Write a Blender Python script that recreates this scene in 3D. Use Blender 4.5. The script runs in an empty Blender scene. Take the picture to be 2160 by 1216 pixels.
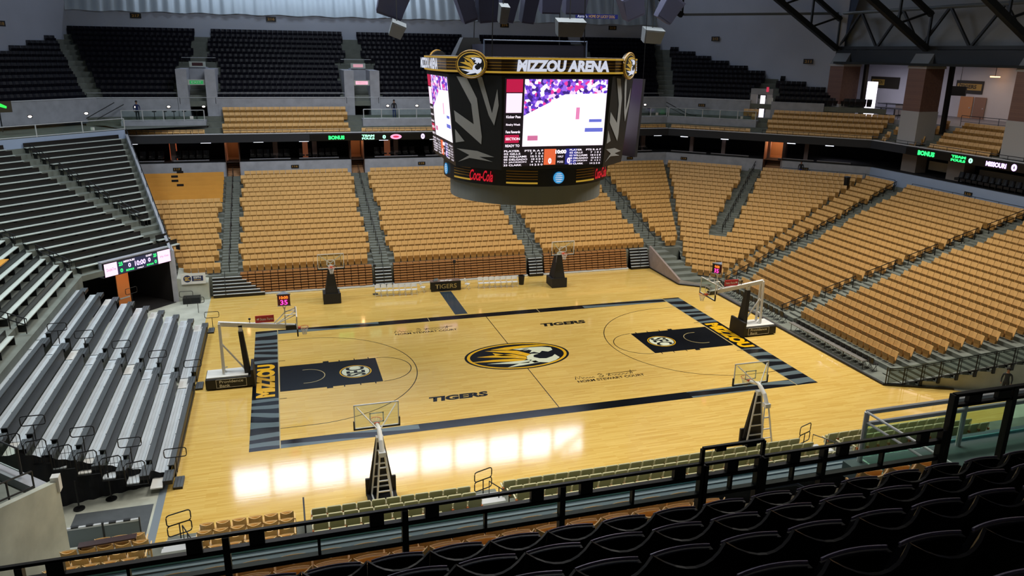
import bpy, math, random
from mathutils import Vector, Matrix
random.seed(7)
sc = bpy.context.scene
COL = sc.collection
# ---------------------------------------------------------------- camera, world, lights, exposure
CP = Vector((-13.41858, -42.85627, 18.11528)); PITCH, YAW, ROLL, FPX = -0.29619, 0.29457, 0.01539, 1626.31
fw = Vector((math.sin(YAW)*math.cos(PITCH), math.cos(YAW)*math.cos(PITCH), math.sin(PITCH)))
r0 = Vector((math.cos(YAW), -math.sin(YAW), 0)); u0 = r0.cross(fw)
rt = math.cos(ROLL)*r0 + math.sin(ROLL)*u0; up = -math.sin(ROLL)*r0 + math.cos(ROLL)*u0
cd = bpy.data.cameras.new('camera'); cam = bpy.data.objects.new('camera', cd); COL.objects.link(cam)
cam.matrix_world = Matrix(((rt.x, up.x, -fw.x, CP.x), (rt.y, up.y, -fw.y, CP.y), (rt.z, up.z, -fw.z, CP.z), (0, 0, 0, 1)))
cd.sensor_width = 36; cd.lens = 36*FPX/2160; cd.clip_end = 400; cd.clip_start = 0.05
sc.camera = cam
w = bpy.data.worlds.new('world'); sc.world = w; w.use_nodes = True
w.node_tree.nodes['Background'].inputs[0].default_value = (0.5, 0.62, 0.85, 1)
w.node_tree.nodes['Background'].inputs[1].default_value = 0.05
sc.view_settings.view_transform = 'Standard'; sc.view_settings.look = 'None'
sc.view_settings.exposure = 0.0; sc.view_settings.gamma = 1.0; sc.view_settings.use_curve_mapping = False
def area(name, loc, sx, sy, power, col, rot=(0, 0, 0), spread=180):
    l = bpy.data.lights.new(name, 'AREA'); l.shape = 'RECTANGLE'; l.size = sx; l.size_y = sy
    l.energy = power; l.color = col; l.spread = math.radians(spread)
    o = bpy.data.objects.new(name, l); o.location = loc; o.rotation_euler = rot; COL.objects.link(o); return o
for lx in (-18, 0, 18):
    area('arena_lamp', (lx, -2, 31), 9, 7, 2900, (1.0, .95, .86), spread=150)
area('upper_bowl_fill', (28, 0, 32), 8, 8, 3600, (1.0, .93, .80), (0, math.radians(25), 0), 110)
area('upper_bowl_fill', (-8, 18, 31), 10, 6, 2300, (.80, .88, 1.0), (math.radians(25), 0, 0), 150)  # added cool wash that lifts the far upper deck and back wall
area('upper_bowl_fill', (-34, 6, 29), 8, 8, 3000, (.78, .92, 1.0), (0, math.radians(-8), 0), 140)
area('near_seat_fill', (-6, -24.5, 31), 14, 2, 1100, (1.0, .96, .88), (math.radians(4), 0, 0), 78)  # unseen lamp added to brighten the backs of the near seats
area('liner_fill', (-10, 44.5, 31), 26, 1.2, 650, (.75, .86, 1.0), (math.radians(62), 0, 0), 120)  # lamp strip added out of view to brighten the corrugated liner
def point(name, loc, power, col, r=.3):
    l = bpy.data.lights.new(name, 'POINT'); l.energy = power; l.color = col; l.shadow_soft_size = r
    o = bpy.data.objects.new(name, l); o.location = loc; COL.objects.link(o)
# ---------------------------------------------------------------- helpers
def lin(h):
    c = [int(h[i:i+2], 16)/255 for i in (0, 2, 4)]
    return tuple(x/12.92 if x <= .04045 else ((x+.055)/1.055)**2.4 for x in c) + (1,)
MATS = {}
def mat(name, hexc, rough=.5, metal=0, noise=0, nscale=3, spec=.5, rough2=None):
    if name in MATS: return MATS[name]
    m = bpy.data.materials.new(name); m.use_nodes = True; nt = m.node_tree; b = nt.nodes['Principled BSDF']
    c = lin(hexc); b.inputs['Base Color'].default_value = c; b.inputs['Roughness'].default_value = rough
    b.inputs['Metallic'].default_value = metal; b.inputs['Specular IOR Level'].default_value = spec
    if noise:
        tc = nt.nodes.new('ShaderNodeTexCoord'); n = nt.nodes.new('ShaderNodeTexNoise'); n.inputs['Scale'].default_value = nscale
        n.inputs['Detail'].default_value = 4
        r = nt.nodes.new('ShaderNodeValToRGB'); r.color_ramp.elements[0].position = .3; r.color_ramp.elements[1].position = .7
        r.color_ramp.elements[0].color = tuple(x*(1-noise) for x in c[:3]) + (1,)
        r.color_ramp.elements[1].color = tuple(min(1, x*(1+noise)) for x in c[:3]) + (1,)
        nt.links.new(tc.outputs['Object'], n.inputs['Vector']); nt.links.new(n.outputs['Fac'], r.inputs[0]); nt.links.new(r.outputs[0], b.inputs['Base Color'])
    MATS[name] = m; return m
def emis(name, hexc, strength):
    if name in MATS: return MATS[name]
    m = bpy.data.materials.new(name); m.use_nodes = True; b = m.node_tree.nodes['Principled BSDF']
    b.inputs['Base Color'].default_value = (0.02, .02, .02, 1); b.inputs['Emission Color'].default_value = lin(hexc); b.inputs['Emission Strength'].default_value = strength
    MATS[name] = m; return m
def glass(name, hexc, alpha):
    m = bpy.data.materials.new(name); m.use_nodes = True; nt = m.node_tree; nt.nodes.remove(nt.nodes['Principled BSDF'])
    t = nt.nodes.new('ShaderNodeBsdfTransparent'); t.inputs[0].default_value = lin(hexc)
    g = nt.nodes.new('ShaderNodeBsdfGlossy'); g.inputs['Roughness'].default_value = .05; g.inputs[0].default_value = (.8, .9, .9, 1)
    x = nt.nodes.new('ShaderNodeMixShader'); x.inputs[0].default_value = alpha
    nt.links.new(t.outputs[0], x.inputs[1]); nt.links.new(g.outputs[0], x.inputs[2]); nt.links.new(x.outputs[0], nt.nodes['Material Output'].inputs[0])
    MATS[name] = m; return m
def tag(o, label=None, cat=None, group=None, kind=None):
    if label: o['label'] = label
    if cat: o['category'] = cat
    if group: o['group'] = group
    if kind: o['kind'] = kind
    return o
def empty(name, loc, rz=0, label=None, cat=None, group=None):
    o = bpy.data.objects.new(name, None); o.location = loc; o.rotation_euler = (0, 0, rz); COL.objects.link(o); o.empty_display_size = .2
    return tag(o, label, cat, group)
class MB:
    def __init__(s): s.v = []; s.f = []
    def add(s, vs, fs):
        n = len(s.v); s.v += [tuple(x) for x in vs]; s.f += [tuple(i+n for i in f) for f in fs]; return s
    def box(s, x0, y0, z0, x1, y1, z1):
        return s.add([(x0,y0,z0),(x1,y0,z0),(x1,y1,z0),(x0,y1,z0),(x0,y0,z1),(x1,y0,z1),(x1,y1,z1),(x0,y1,z1)],
                     [(0,3,2,1),(4,5,6,7),(0,1,5,4),(1,2,6,5),(2,3,7,6),(3,0,4,7)])
    def hexa(s, b, t):   # 4 bottom pts, 4 top pts
        return s.add(list(b)+list(t), [(0,3,2,1),(4,5,6,7),(0,1,5,4),(1,2,6,5),(2,3,7,6),(3,0,4,7)])
    def bar(s, a, b, w, h=None):   # rectangular bar between two points
        a = Vector(a); b = Vector(b); h = h or w; d = (b-a).normalized()
        q = Vector((0, 0, 1)) if abs(d.z) < .99 else Vector((1, 0, 0)); x = d.cross(q).normalized()*w/2; y = x.cross(d).normalized()*h/2
        return s.hexa([a-x-y, a+x-y, a+x+y, a-x+y], [b-x-y, b+x-y, b+x+y, b-x+y])
    def tube(s, pts, r, n=6, closed=False):
        pts = [Vector(p) for p in pts]; m = len(pts); rings = []
        for i, p in enumerate(pts):
            a = pts[(i-1) % m] if (closed or i > 0) else p; b = pts[(i+1) % m] if (closed or i < m-1) else p
            d = (b-a).normalized(); q = Vector((0, 0, 1)) if abs(d.z) < .9 else Vector((1, 0, 0))
            x = d.cross(q).normalized(); y = x.cross(d)
            rings.append([p + (x*math.cos(2*math.pi*k/n) + y*math.sin(2*math.pi*k/n))*r for k in range(n)])
        vs = [v for g in rings for v in g]; fs = []
        for i in range(m if closed else m-1):
            j = (i+1) % m
            for k in range(n): fs.append((i*n+k, i*n+(k+1) % n, j*n+(k+1) % n, j*n+k))
        if not closed: fs += [tuple(range(n))[::-1], tuple((m-1)*n+k for k in range(n))]
        return s.add(vs, fs)
    def prism(s, poly, z0, z1, T=None):   # poly 2D in local xy, T maps (x,y,z)
        T = T or (lambda x, y, z: (x, y, z)); n = len(poly)
        return s.add([T(x, y, z0) for x, y in poly] + [T(x, y, z1) for x, y in poly],
                     [tuple(range(n))[::-1], tuple(range(n, 2*n))] + [(i, (i+1) % n, n+(i+1) % n, n+i) for i in range(n)])
    def loft(s, A, B, closed=True):
        n = len(A); return s.add(list(A)+list(B), [(i, (i+1) % n, n+(i+1) % n, n+i) for i in range(n if closed else n-1)])
    def mesh(s, name, m):
        me = bpy.data.meshes.new(name); me.from_pydata(s.v, [], s.f); me.update()
        if m: me.materials.append(m)
        return me
    def build(s, name, m, parent=None, loc=None, rz=0, smooth=False):
        me = s.mesh(name, m)
        if smooth: me.shade_smooth()
        o = bpy.data.objects.new(name, me); COL.objects.link(o)
        if parent is not None: o.parent = parent
        if loc is not None: o.location = loc
        o.rotation_euler = (0, 0, rz)
        return o
def copytree(o, loc=None, rz=None, parent=None):
    c = o.copy(); COL.objects.link(c); c.parent = parent
    if loc is not None: c.location = loc
    if rz is not None: c.rotation_euler = (0, 0, rz)
    for ch in o.children: copytree(ch, None, None, c)
    return c
def struct(o): o['kind'] = 'structure'; return o
def words(n):
    s = {1:'first',2:'second',3:'third',4:'fourth',5:'fifth',6:'sixth',7:'seventh',8:'eighth',9:'ninth',10:'tenth',11:'eleventh',12:'twelfth'}
    return s.get(n, '%d%s' % (n, 'th' if 10 <= n % 100 <= 20 else {1:'st',2:'nd',3:'rd'}.get(n % 10, 'th')))
def text(s, org, xv, yv, width, height, m, name='lettering', parent=None, bold=0.0, depth=.004, shear=0, label=None):
    """lettering filling width x height, centred on org, xv reading direction, yv up direction"""
    cu = bpy.data.curves.new(name, 'FONT'); cu.body = s; cu.offset = bold; cu.extrude = 0; cu.shear = shear; cu.resolution_u = 3
    o = bpy.data.objects.new(name, cu); me = bpy.data.meshes.new_from_object(o); bpy.data.objects.remove(o); bpy.data.curves.remove(cu)
    xs = [v.co.x for v in me.vertices]; ys = [v.co.y for v in me.vertices]
    x0, x1, y0, y1 = min(xs), max(xs), min(ys), max(ys); xv = Vector(xv).normalized(); yv = Vector(yv).normalized(); n = xv.cross(yv)
    org = Vector(org)
    if callable(width): pass
    for v in me.vertices:
        a = ((v.co.x-x0)/(x1-x0)-.5)*width; b = ((v.co.y-y0)/(y1-y0)-.5)*height
        v.co = org + xv*a + yv*b + n*depth
    me.materials.clear(); me.materials.append(m); me.name = name
    o = bpy.data.objects.new(name, me); COL.objects.link(o)
    if parent is not None: o.parent = parent
    if label: o['label'] = label
    return o
# ---------------------------------------------------------------- materials
def floor_mat():
    m = bpy.data.materials.new('maple_floor'); m.use_nodes = True; nt = m.node_tree; b = nt.nodes['Principled BSDF']; N = nt.nodes.new; L = nt.links.new
    tc = N('ShaderNodeTexCoord'); br = N('ShaderNodeTexBrick'); br.inputs['Scale'].default_value = 1; br.inputs['Brick Width'].default_value = 1.3
    br.inputs['Row Height'].default_value = .085; br.inputs['Mortar Size'].default_value = .0; br.offset_frequency = 2; br.offset = .37
    br.inputs['Color1'].default_value = lin('d6b05c'); br.inputs['Color2'].default_value = lin('e2c270'); br.inputs['Mortar'].default_value = lin('b98f4a')
    mp = N('ShaderNodeMapping'); mp.inputs['Scale'].default_value = (.35, 9, 1); no = N('ShaderNodeTexNoise'); no.inputs['Scale'].default_value = 1.1; no.inputs['Detail'].default_value = 5
    mx = N('ShaderNodeMixRGB'); mx.blend_type = 'MULTIPLY'; mx.inputs[0].default_value = .8
    cr = N('ShaderNodeValToRGB'); cr.color_ramp.elements[0].position = .3; cr.color_ramp.elements[0].color = (.86, .80, .66, 1); cr.color_ramp.elements[1].position = .62; cr.color_ramp.elements[1].color = (1, 1, 1, 1)
    L(tc.outputs['Object'], br.inputs['Vector']); L(tc.outputs['Object'], mp.inputs[0]); L(mp.outputs[0], no.inputs['Vector']); L(no.outputs['Fac'], cr.inputs[0])
    L(br.outputs['Color'], mx.inputs[1]); L(cr.outputs[0], mx.inputs[2]); L(mx.outputs[0], b.inputs['Base Color'])
    b.inputs['Roughness'].default_value = .075; b.inputs['Specular IOR Level'].default_value = .55
    bm = N('ShaderNodeBump'); bm.inputs['Strength'].default_value = .02; bm.inputs['Distance'].default_value = .02; L(no.outputs['Fac'], bm.inputs['Height']); L(bm.outputs[0], b.inputs['Normal'])
    return m
def zebra_mat(along):
    m = bpy.data.materials.new('tiger_stripe_paint'); m.use_nodes = True; nt = m.node_tree; b = nt.nodes['Principled BSDF']; N = nt.nodes.new; L = nt.links.new
    tc = N('ShaderNodeTexCoord'); mp = N('ShaderNodeMapping')
    mp.inputs['Scale'].default_value = (.55, 1, 1) if along == 'y' else (.5, 1.6, 1)
    if along == 'x': mp.inputs['Rotation'].default_value = (0, 0, .28)
    wv = N('ShaderNodeTexWave'); wv.bands_direction = 'Y'; wv.inputs['Scale'].default_value = .3 if along == 'y' else .2; wv.inputs['Distortion'].default_value = 7.5 if along == 'y' else 5
    wv.inputs['Detail'].default_value = 2; wv.inputs['Detail Scale'].default_value = .9
    cr = N('ShaderNodeValToRGB'); cr.color_ramp.interpolation = 'CONSTANT'; cr.color_ramp.elements[0].color = lin('14161a'); cr.color_ramp.elements[1].position = .52; cr.color_ramp.elements[1].color = lin('5c6a6e')
    L(tc.outputs['Object'], mp.inputs[0]); L(mp.outputs[0], wv.inputs[0]); L(wv.outputs['Fac'], cr.inputs[0]); L(cr.outputs[0], b.inputs['Base Color']); b.inputs['Roughness'].default_value = .16; b.inputs['Specular IOR Level'].default_value = .2
    return m
def brick_mat():
    m = bpy.data.materials.new('brown_brick'); m.use_nodes = True; nt = m.node_tree; b = nt.nodes['Principled BSDF']
    tc = nt.nodes.new('ShaderNodeTexCoord'); br = nt.nodes.new('ShaderNodeTexBrick'); br.inputs['Scale'].default_value = 3
    br.inputs['Color1'].default_value = lin('6e5048'); br.inputs['Color2'].default_value = lin('7c5c50'); br.inputs['Mortar'].default_value = lin('57443f'); br.inputs['Mortar Size'].default_value = .015
    mp = nt.nodes.new('ShaderNodeMapping'); mp.inputs['Rotation'].default_value = (math.pi/2, 0, math.pi/2)
    nt.links.new(tc.outputs['Object'], mp.inputs[0]); nt.links.new(mp.outputs[0], br.inputs['Vector']); nt.links.new(br.outputs['Color'], b.inputs['Base Color']); return m
def crowd_mat():
    m = bpy.data.materials.new('screen_crowd_picture'); m.use_nodes = True; nt = m.node_tree; b = nt.nodes['Principled BSDF']
    tc = nt.nodes.new('ShaderNodeTexCoord'); v = nt.nodes.new('ShaderNodeTexVoronoi'); v.inputs['Scale'].default_value = 6.5
    cr = nt.nodes.new('ShaderNodeValToRGB'); cr.color_ramp.interpolation = 'CONSTANT'; e = cr.color_ramp.elements
    e[0].color = lin('5a36b8'); e[1].position = .34; e[1].color = lin('8f5fd8')
    for p_, c in ((.48, 'fff0ff'), (.6, 'd83c98'), (.7, '3a2478'), (.8, 'f0c8ff')): x = e.new(p_); x.color = lin(c)
    nt.links.new(tc.outputs['Object'], v.inputs['Vector']); nt.links.new(v.outputs['Color'], cr.inputs[0]); nt.links.new(cr.outputs[0], b.inputs['Emission Color'])
    b.inputs['Base Color'].default_value = (0, 0, 0, 1); b.inputs['Emission Strength'].default_value = 1.3; return m
M_floor = floor_mat()
M_conc = mat('concrete', 'a3a6ae', .8, noise=.12, nscale=1.5)
M_concg = mat('stained_concrete', 'b2b6aa', .8, noise=.18, nscale=.9)
M_tier = mat('tier_concrete', '6f746c', .85, noise=.15, nscale=1.2)
M_tan = mat('tan_plastic', 'e2b470', .38, noise=.05, nscale=.8)
M_tan2 = mat('tan_panel_plastic', 'dc9c40', .4, noise=.05, nscale=.8)
M_khaki = mat('khaki_vinyl', 'b4b286', .5)
M_cream = mat('cream_plastic', 'd8d2b0', .4)
M_hinge = mat('hinge_orange', 'b5652c', .5)
M_black = mat('black_plastic', '16161f', .35)
M_navy = mat('navy_black_plastic', '0e0e1a', .45, spec=.22)
M_bk = mat('black_paint', '0d0e10', .45)
M_pad = mat('black_padding', '101114', .6)
M_dk = mat('dark_steel', '20242a', .5, metal=.3)
M_slab = mat('fascia_dark', '23262c', .6)
M_wall = mat('upper_wall_paint', 'a9b0be', .8, noise=.05, nscale=.3)
M_wallw = mat('white_wall_paint', 'c9c8cc', .8, noise=.04, nscale=.5)
M_wallb = mat('blue_grey_wall_paint', '9fb0cb', .7, noise=.04, nscale=.6)
M_alu = mat('brushed_aluminium', 'd4dde4', .42, metal=.1, noise=.08, nscale=1.0)
M_aluw = mat('weathered_aluminium', 'c4cdc6', .5, metal=.05, noise=.08, nscale=1.0)
M_bench = mat('bench_grey', '4c5256', .5, noise=.08, nscale=2)
M_white = mat('white_paint', 'dcdcd8', .4)
M_whit2 = mat('white_steel', 'c9cdd0', .35, metal=.2)
M_red = mat('sign_red', 'c0343c', .5)
M_gold = mat('gold_paint', 'd99f22', .4)
M_ink = mat('court_black', '0c0e12', .16, spec=.18)
M_grey = mat('court_grey', '323f48', .18, spec=.2)
M_cgold = mat('court_gold', 'e0ac10', .16)
M_cwht = mat('court_white', 'd8dcc0', .16)
M_orange = mat('rim_orange', 'd0502c', .4)
M_net = mat('net_white', 'd8d8d8', .8)
M_rubber = mat('grey_mat', '4d5358', .9, noise=.08, nscale=3)
M_brick = brick_mat()
M_glass = glass('rail_glass', 'eaf7f0', .04)
M_bbg = glass('backboard_glass', 'f6faf6', .035)
M_zy = zebra_mat('y'); M_zx = zebra_mat('x')
E_day = emis('daylight_pane', 'dce8ff', 12)
E_white = emis('led_white', 'fff2ff', 1.35)
E_pink = emis('led_pinkwhite', 'ffd8f6', 1.3)
E_lav = emis('led_lavender', 'd9b6ff', 2.2)
E_green = emis('led_green', '2cff74', 2.0)
E_greenw = emis('led_palegreen', 'a8ffd0', 1.7)
E_red = emis('led_red', 'e8285a', 1.0)
E_or = emis('led_orange', 'ff7a28', 1.8)
E_mag = emis('led_magenta', 'ff3ca8', 2.2)
E_navy = emis('led_navy', '26305c', .6)
E_blackled = emis('led_black', '1c1420', .5)
E_tube = emis('lamp_tube', 'e8eeff', 3)
E_warm = emis('warm_lamp', 'ffb46a', 6)
E_exit = emis('exit_green', '28ff4c', 1.6)
E_gold = emis('backlit_gold', 'e0b23c', .55)
E_letter = emis('backlit_white', 'e9eeff', .75)
# ---------------------------------------------------------------- bowl geometry (octagon)
S2 = math.sqrt(.5)
def C1(d): return Vector((17.9+.414*d, 11+d, 0))
def C2(d): return Vector((18.9+d, 10.2+.414*d, 0))
def SE(d): return Vector((18.9+d, -7.15-.409*d, 0))      # ends of the right stand's rows
def FN(d): return Vector((18.9+d, -9.55-.42*d, 0))       # fence line
def LE(d): y = 11+d; return Vector((-21.4-.27*max(0, y-17.2), y, 0))   # left edge of the far stand
TR, RS, D0 = .86, .262, 1.3
def zt(k): return RS*k
def tier(name, pl, ks, label=None, zbase=None, M=M_tier, d0=D0, tr=TR, zf=zt, mirror=None, wallbot=None):
    """stepped concrete: pl = functions of d giving polyline points; ks = (k0, k1)"""
    b = MB(); k0, k1 = ks
    mm = mirror or (lambda v: v)
    for k in range(k0, k1):
        da, db = d0+tr*k, d0+tr*(k+1); z = zf(k); zp = zf(k-1) if k > k0 or wallbot is None else wallbot
        A = [f(da) for f in pl]; Bq = [f(db) for f in pl]
        for i in range(len(pl)-1):
            q = [A[i], A[i+1], Bq[i+1], Bq[i]]
            b.add([mm(Vector((v.x, v.y, z))) for v in q], [(0, 1, 2, 3)])
            b.add([mm(Vector((v.x, v.y, h))) for v, h in ((A[i], zp), (A[i+1], zp), (A[i+1], z), (A[i], z))], [(0, 1, 2, 3)])
    o = b.build(name, M); return struct(o)
# court floor and slab
fl = MB(); fl.prism([(-19.1, -17.2), (19.3, -17.2), (24.6, -13.2), (22.7, -11.3), (19.2, -9.75), (19.12, 10.2), (17.4, 11.5), (17.4, 17.3), (-19.1, 17.3)], -.12, 0)
floor = struct(fl.build('floor_court', M_floor)); 
struct(MB().box(-60, -54, -.3, 64, 54, -.13).build('floor_slab', M_concg))
struct(MB().box(-30, -24, -.129, -19.1, 24, -.004).build('floor_left_concrete', M_concg))
struct(MB().box(-19.3, -17.2, -.003, -19.0, -9.7, .004).build('trim_1', mat('trim_grey', '74808a', .5)))
struct(MB().box(19.3, -24, -.129, 40, -9.7, -.004).build('floor_right_concrete', M_concg))
CT = .003
def flat(name, poly, m, z=CT, label=None):
    o = MB().add([(x, y, z) for x, y in poly], [tuple(range(len(poly)))]).build(name, m, floor)
    if label: o['label'] = label
    return o
def rect(name, x0, y0, x1, y1, m, z=CT, label=None): return flat(name, [(x0, y0), (x1, y0), (x1, y1), (x0, y1)], m, z, label)
def stroke(name, pts, wd, m, z=CT+.002, closed=False, label=None):
    b = MB(); pts = [Vector((p[0], p[1], 0)) for p in pts]; n = len(pts); L_, R_ = [], []
    for i, p in enumerate(pts):
        a = pts[i-1] if (i > 0 or closed) else p; c = pts[(i+1) % n] if (i < n-1 or closed) else p
        d = (c-a).normalized(); q = Vector((-d.y, d.x, 0))*wd/2; L_.append((p.x+q.x, p.y+q.y, z)); R_.append((p.x-q.x, p.y-q.y, z))
    for i in range(n if closed else n-1): j = (i+1) % n; b.add([L_[i], R_[i], R_[j], L_[j]], [(0, 1, 2, 3)])
    o = b.build(name, m, floor)
    if label: o['label'] = label
    return o
HX, HY, BX, BY = 14.325, 7.62, 15.74, 8.42
for s in (-1, 1):
    xa, xb = sorted((s*HX, s*BX))
    rect('end_border', xa, -BY, xb, BY, M_zy, label='grey and black tiger striped end border')
    rect('end_border_panel', xa+.002, -2.6, xb-.002, 2.6, M_ink, CT+.001)
    text('MIZZOU', ((xa+xb)/2, 0, CT+.0), (0, 1, 0) if s < 0 else (0, -1, 0), (-1, 0, 0) if s < 0 else (1, 0, 0), 4.75, 1.02, M_cgold, 'end_lettering', floor, bold=.07, depth=.003)
    y0, y1 = sorted((s*HY, s*BY))
    rect('side_border', -HX, y0, HX, y1, M_ink)
    for q in (-1, 1): rect('side_border_stripes', min(q*7.6, q*HX), y0+.002, max(q*7.6, q*HX), y1-.002, M_zx, CT+.001)
    # key
    k0, k1 = sorted((s*HX, s*(HX-5.79)))
    rect('key', k0+.06, -1.83, k1-.06, 1.83, M_ink, label='solid black painted key')
    ce = s*(HX-5.79); stroke('free_throw_arc', [(ce - s*1.83*math.sin(a), 1.83*math.cos(a)) for a in [math.pi*i/24 for i in range(25)]], .05, M_ink)
    for y in (-1, 1):
        rect('block_mark', s*(HX-2.75)-.17, y*1.83-(.0 if y > 0 else .2), s*(HX-2.75)+.17, y*1.83+(.2 if y > 0 else 0), M_ink)
        for q in (3.55, 4.45, 5.3): rect('lane_mark', s*(HX-q)-.03, min(y*1.83, y*2.03), s*(HX-q)+.03, max(y*1.83, y*2.03), M_ink)
        stroke('corner_mark', [(s*HX, y*2.75), (s*(HX-.4), y*2.75)], .05, M_ink)
    hx = s*(HX-1.6)
    arc = [(s*HX-s*.0, 6.32)] + [(hx - s*6.32*math.sin(a), 6.32*math.cos(a)) for a in [math.pi*i/60 for i in range(61)]] + [(s*HX, -6.32)]
    stroke('three_point_line', arc, .05, M_ink, CT+.0005)
    ra = [(hx+s*.25, .98)] + [(hx - s*.98*math.sin(a), .98*math.cos(a)) for a in [math.pi*i/20 for i in range(21)]] + [(hx+s*.25, -.98)]
    stroke('restricted_arc', ra, .05, mat('court_line_cream', 'b0a070', .2))
    stroke('baseline', [(s*HX, -BY), (s*HX, BY)], .05, mat('court_line_cream', 'b0a070', .2), CT+.003)
    # SEC roundels
    cx = s*(HX-4.35)
    ci = lambda r, n=40: [(cx+r*math.cos(2*math.pi*i/n), r*math.sin(2*math.pi*i/n)) for i in range(n)]
    flat('roundel_ring', ci(.93), M_cgold, CT+.001); flat('roundel_ring_inner', ci(.86), M_ink, CT+.002); flat('roundel_disc', ci(.8), M_cwht, CT+.003)
    text('SEC', (cx, 0, CT+.002), (0, s*-1.0, 0), (s, 0, 0), 1.3, 1.1, M_ink, 'roundel_lettering', floor, bold=.025, depth=.004)
    # names
    text('TIGERS', (-4.86 if s < 0 else 4.9, s*4.95, CT), (1, 0, 0), (0, 1, 0), 3.3, .62, M_ink, 'court_lettering', floor, bold=.055, depth=.002, shear=.15)
    xs, ys = (4.3, -4.75) if s > 0 else (-4.7, 5.6)
    text('NORM STEWART COURT', (xs, ys, CT), (1, 0, 0), (0, 1, 0), 4.2, .3, M_ink, 'court_lettering', floor, bold=.015, depth=.002)
    # handwritten signature above it
    sig = [(0,.1),(.12,.55),(.2,.1),(.34,.5),(.42,.12),(.5,.3),(.6,.12),(.68,.28),(.76,.12),(.84,.24),(.92,.12),(1.0,.24),(1.06,.12)]
    sig2 = [(1.35,.5),(1.5,.62),(1.6,.5),(1.4,.34),(1.62,.3),(1.5,.08),(1.3,.14)]
    sig3 = [(1.85,.12),(2.02,.52),(1.95,.14),(2.15,.26),(2.2,.12),(2.32,.24),(2.42,.1),(2.52,.26),(2.62,.12),(2.72,.24),(2.84,.12),(2.98,.26),(3.1,.12),(3.3,.7),(3.22,.14)]
    for sg in (sig, sig2, sig3, [(1.8, .42), (3.5, .5)][:2], [(3.0, .46), (3.6, .5)]):
        stroke('signature_stroke', [(xs-2.1+a*1.12, ys+.22+c*.95) for a, c in sg], .055, M_ink)
stroke('centre_line', [(0, -HY), (0, HY)], .05, M_ink)
rect('table_strip', -2.05, 8.62, -1.12, 14.3, M_grey, label='dark grey floor strip to scorer table')
for x in (-4.1, 4.05):
    for y in (8.0, ): stroke('coaching_mark', [(x, 7.66), (x, 8.4)], .05, mat('court_line_cream', 'b0a070', .2), CT+.003)
# centre emblem: oval with ring and a stylised animal head drawn in flat shapes
def ell(a, b_, n=72, cx=0, cy=0): return [(cx+a*math.cos(2*math.pi*i/n), cy+b_*math.sin(2*math.pi*i/n)) for i in range(n)]
HEADG = [[(-.42,.60),(-.1,.70),(.25,.72),(.52,.66),(.72,.52),(.40,.56),(.1,.53),(-.1,.47)], [(-.54,.56),(-.12,.44),(.06,.36),(.26,.0),(.2,-.24),(.1,-.05),(-.08,.2),(-.28,.34)],
         [(-.76,.14),(-.38,.16),(-.08,.14),(.14,-.16),(.12,-.34),(-.1,-.16),(-.4,-.02)], [(-.96,-.20),(-.5,-.16),(-.1,-.22),(.1,-.36),(.0,-.46),(-.4,-.34)], [(-.42,.36),(-.2,.12),(-.05,-.02),(-.3,.06),(-.4,.16)]]
HEADW = [[(.0,.50),(.30,.52),(.58,.48),(.74,.36),(.73,.16),(.62,.06),(.52,.16),(.44,.02),(.36,.14),(.26,.10),(.34,.26),(.30,.34),(.16,.30),(.30,.40),(.12,.38)]]
HEADW2 = [[(-.66,-.42),(-.2,-.42),(.2,-.42),(.1,-.62),(-.2,-.58)], [(-.34,-.80),(-.05,-.58),(.25,-.50),(.3,-.66),(.0,-.74)], [(.12,-.36),(.16,-.12),(.28,.02),(.42,-.02),(.30,-.10),(.27,-.24),(.36,-.38),(.48,-.42),(.62,-.32),(.70,-.18),(.74,-.44),(.62,-.62),(.46,-.74),(.30,-.64),(.2,-.66)]]
HEADK = [[(.18,.46),(.34,.46),(.28,.42),(.22,.42)]]
def emblem(T, mk, names, par, a, b_):
    for nm, poly, m, z in (('emblem_rim', ell(1, 1), mk[0], .0), ('emblem_ring', ell(.955, .94), mk[1], .001), ('emblem_field', ell(.90, .87), mk[0], .002),
                           ('emblem_head', HEADG, mk[1], .003), ('emblem_face', HEADW, mk[2], .004), ('emblem_jaw', HEADW2, mk[2], .004), ('emblem_eye', HEADK, mk[0], .005)):
        mb = MB()
        for pg in (poly if isinstance(poly[0], list) else [poly]): mb.add([T(x*a, y*b_, z) for x, y in pg], [tuple(range(len(pg)))])
        mb.build(nm, m, par)
emblem(lambda x, y, z: (x, y, CT+.003+z), (M_ink, M_cgold, M_cwht), None, floor, 3.35, 2.15)
for s in (-1, 1):
    stroke('emblem_whisker', [(s*.2+i*.1, s*.3) for i in range(3)], .02, M_cwht, CT+.008)
# ---------------------------------------------------------------- concrete bowl
far_pl = [LE, C1]; facR = [C1, C2]; endR = [C2, FN]
tier('floor_tier_far', far_pl, (6, 26), wallbot=0)
tier('floor_tier_corner', facR, (0, 26), wallbot=0)
tier('floor_tier_right', endR, (0, 26), wallbot=0)
mY = lambda v: (v.x, -v.y, v.z)
tier('floor_tier_near', far_pl, (6, 14), wallbot=0, mirror=mY)
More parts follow.
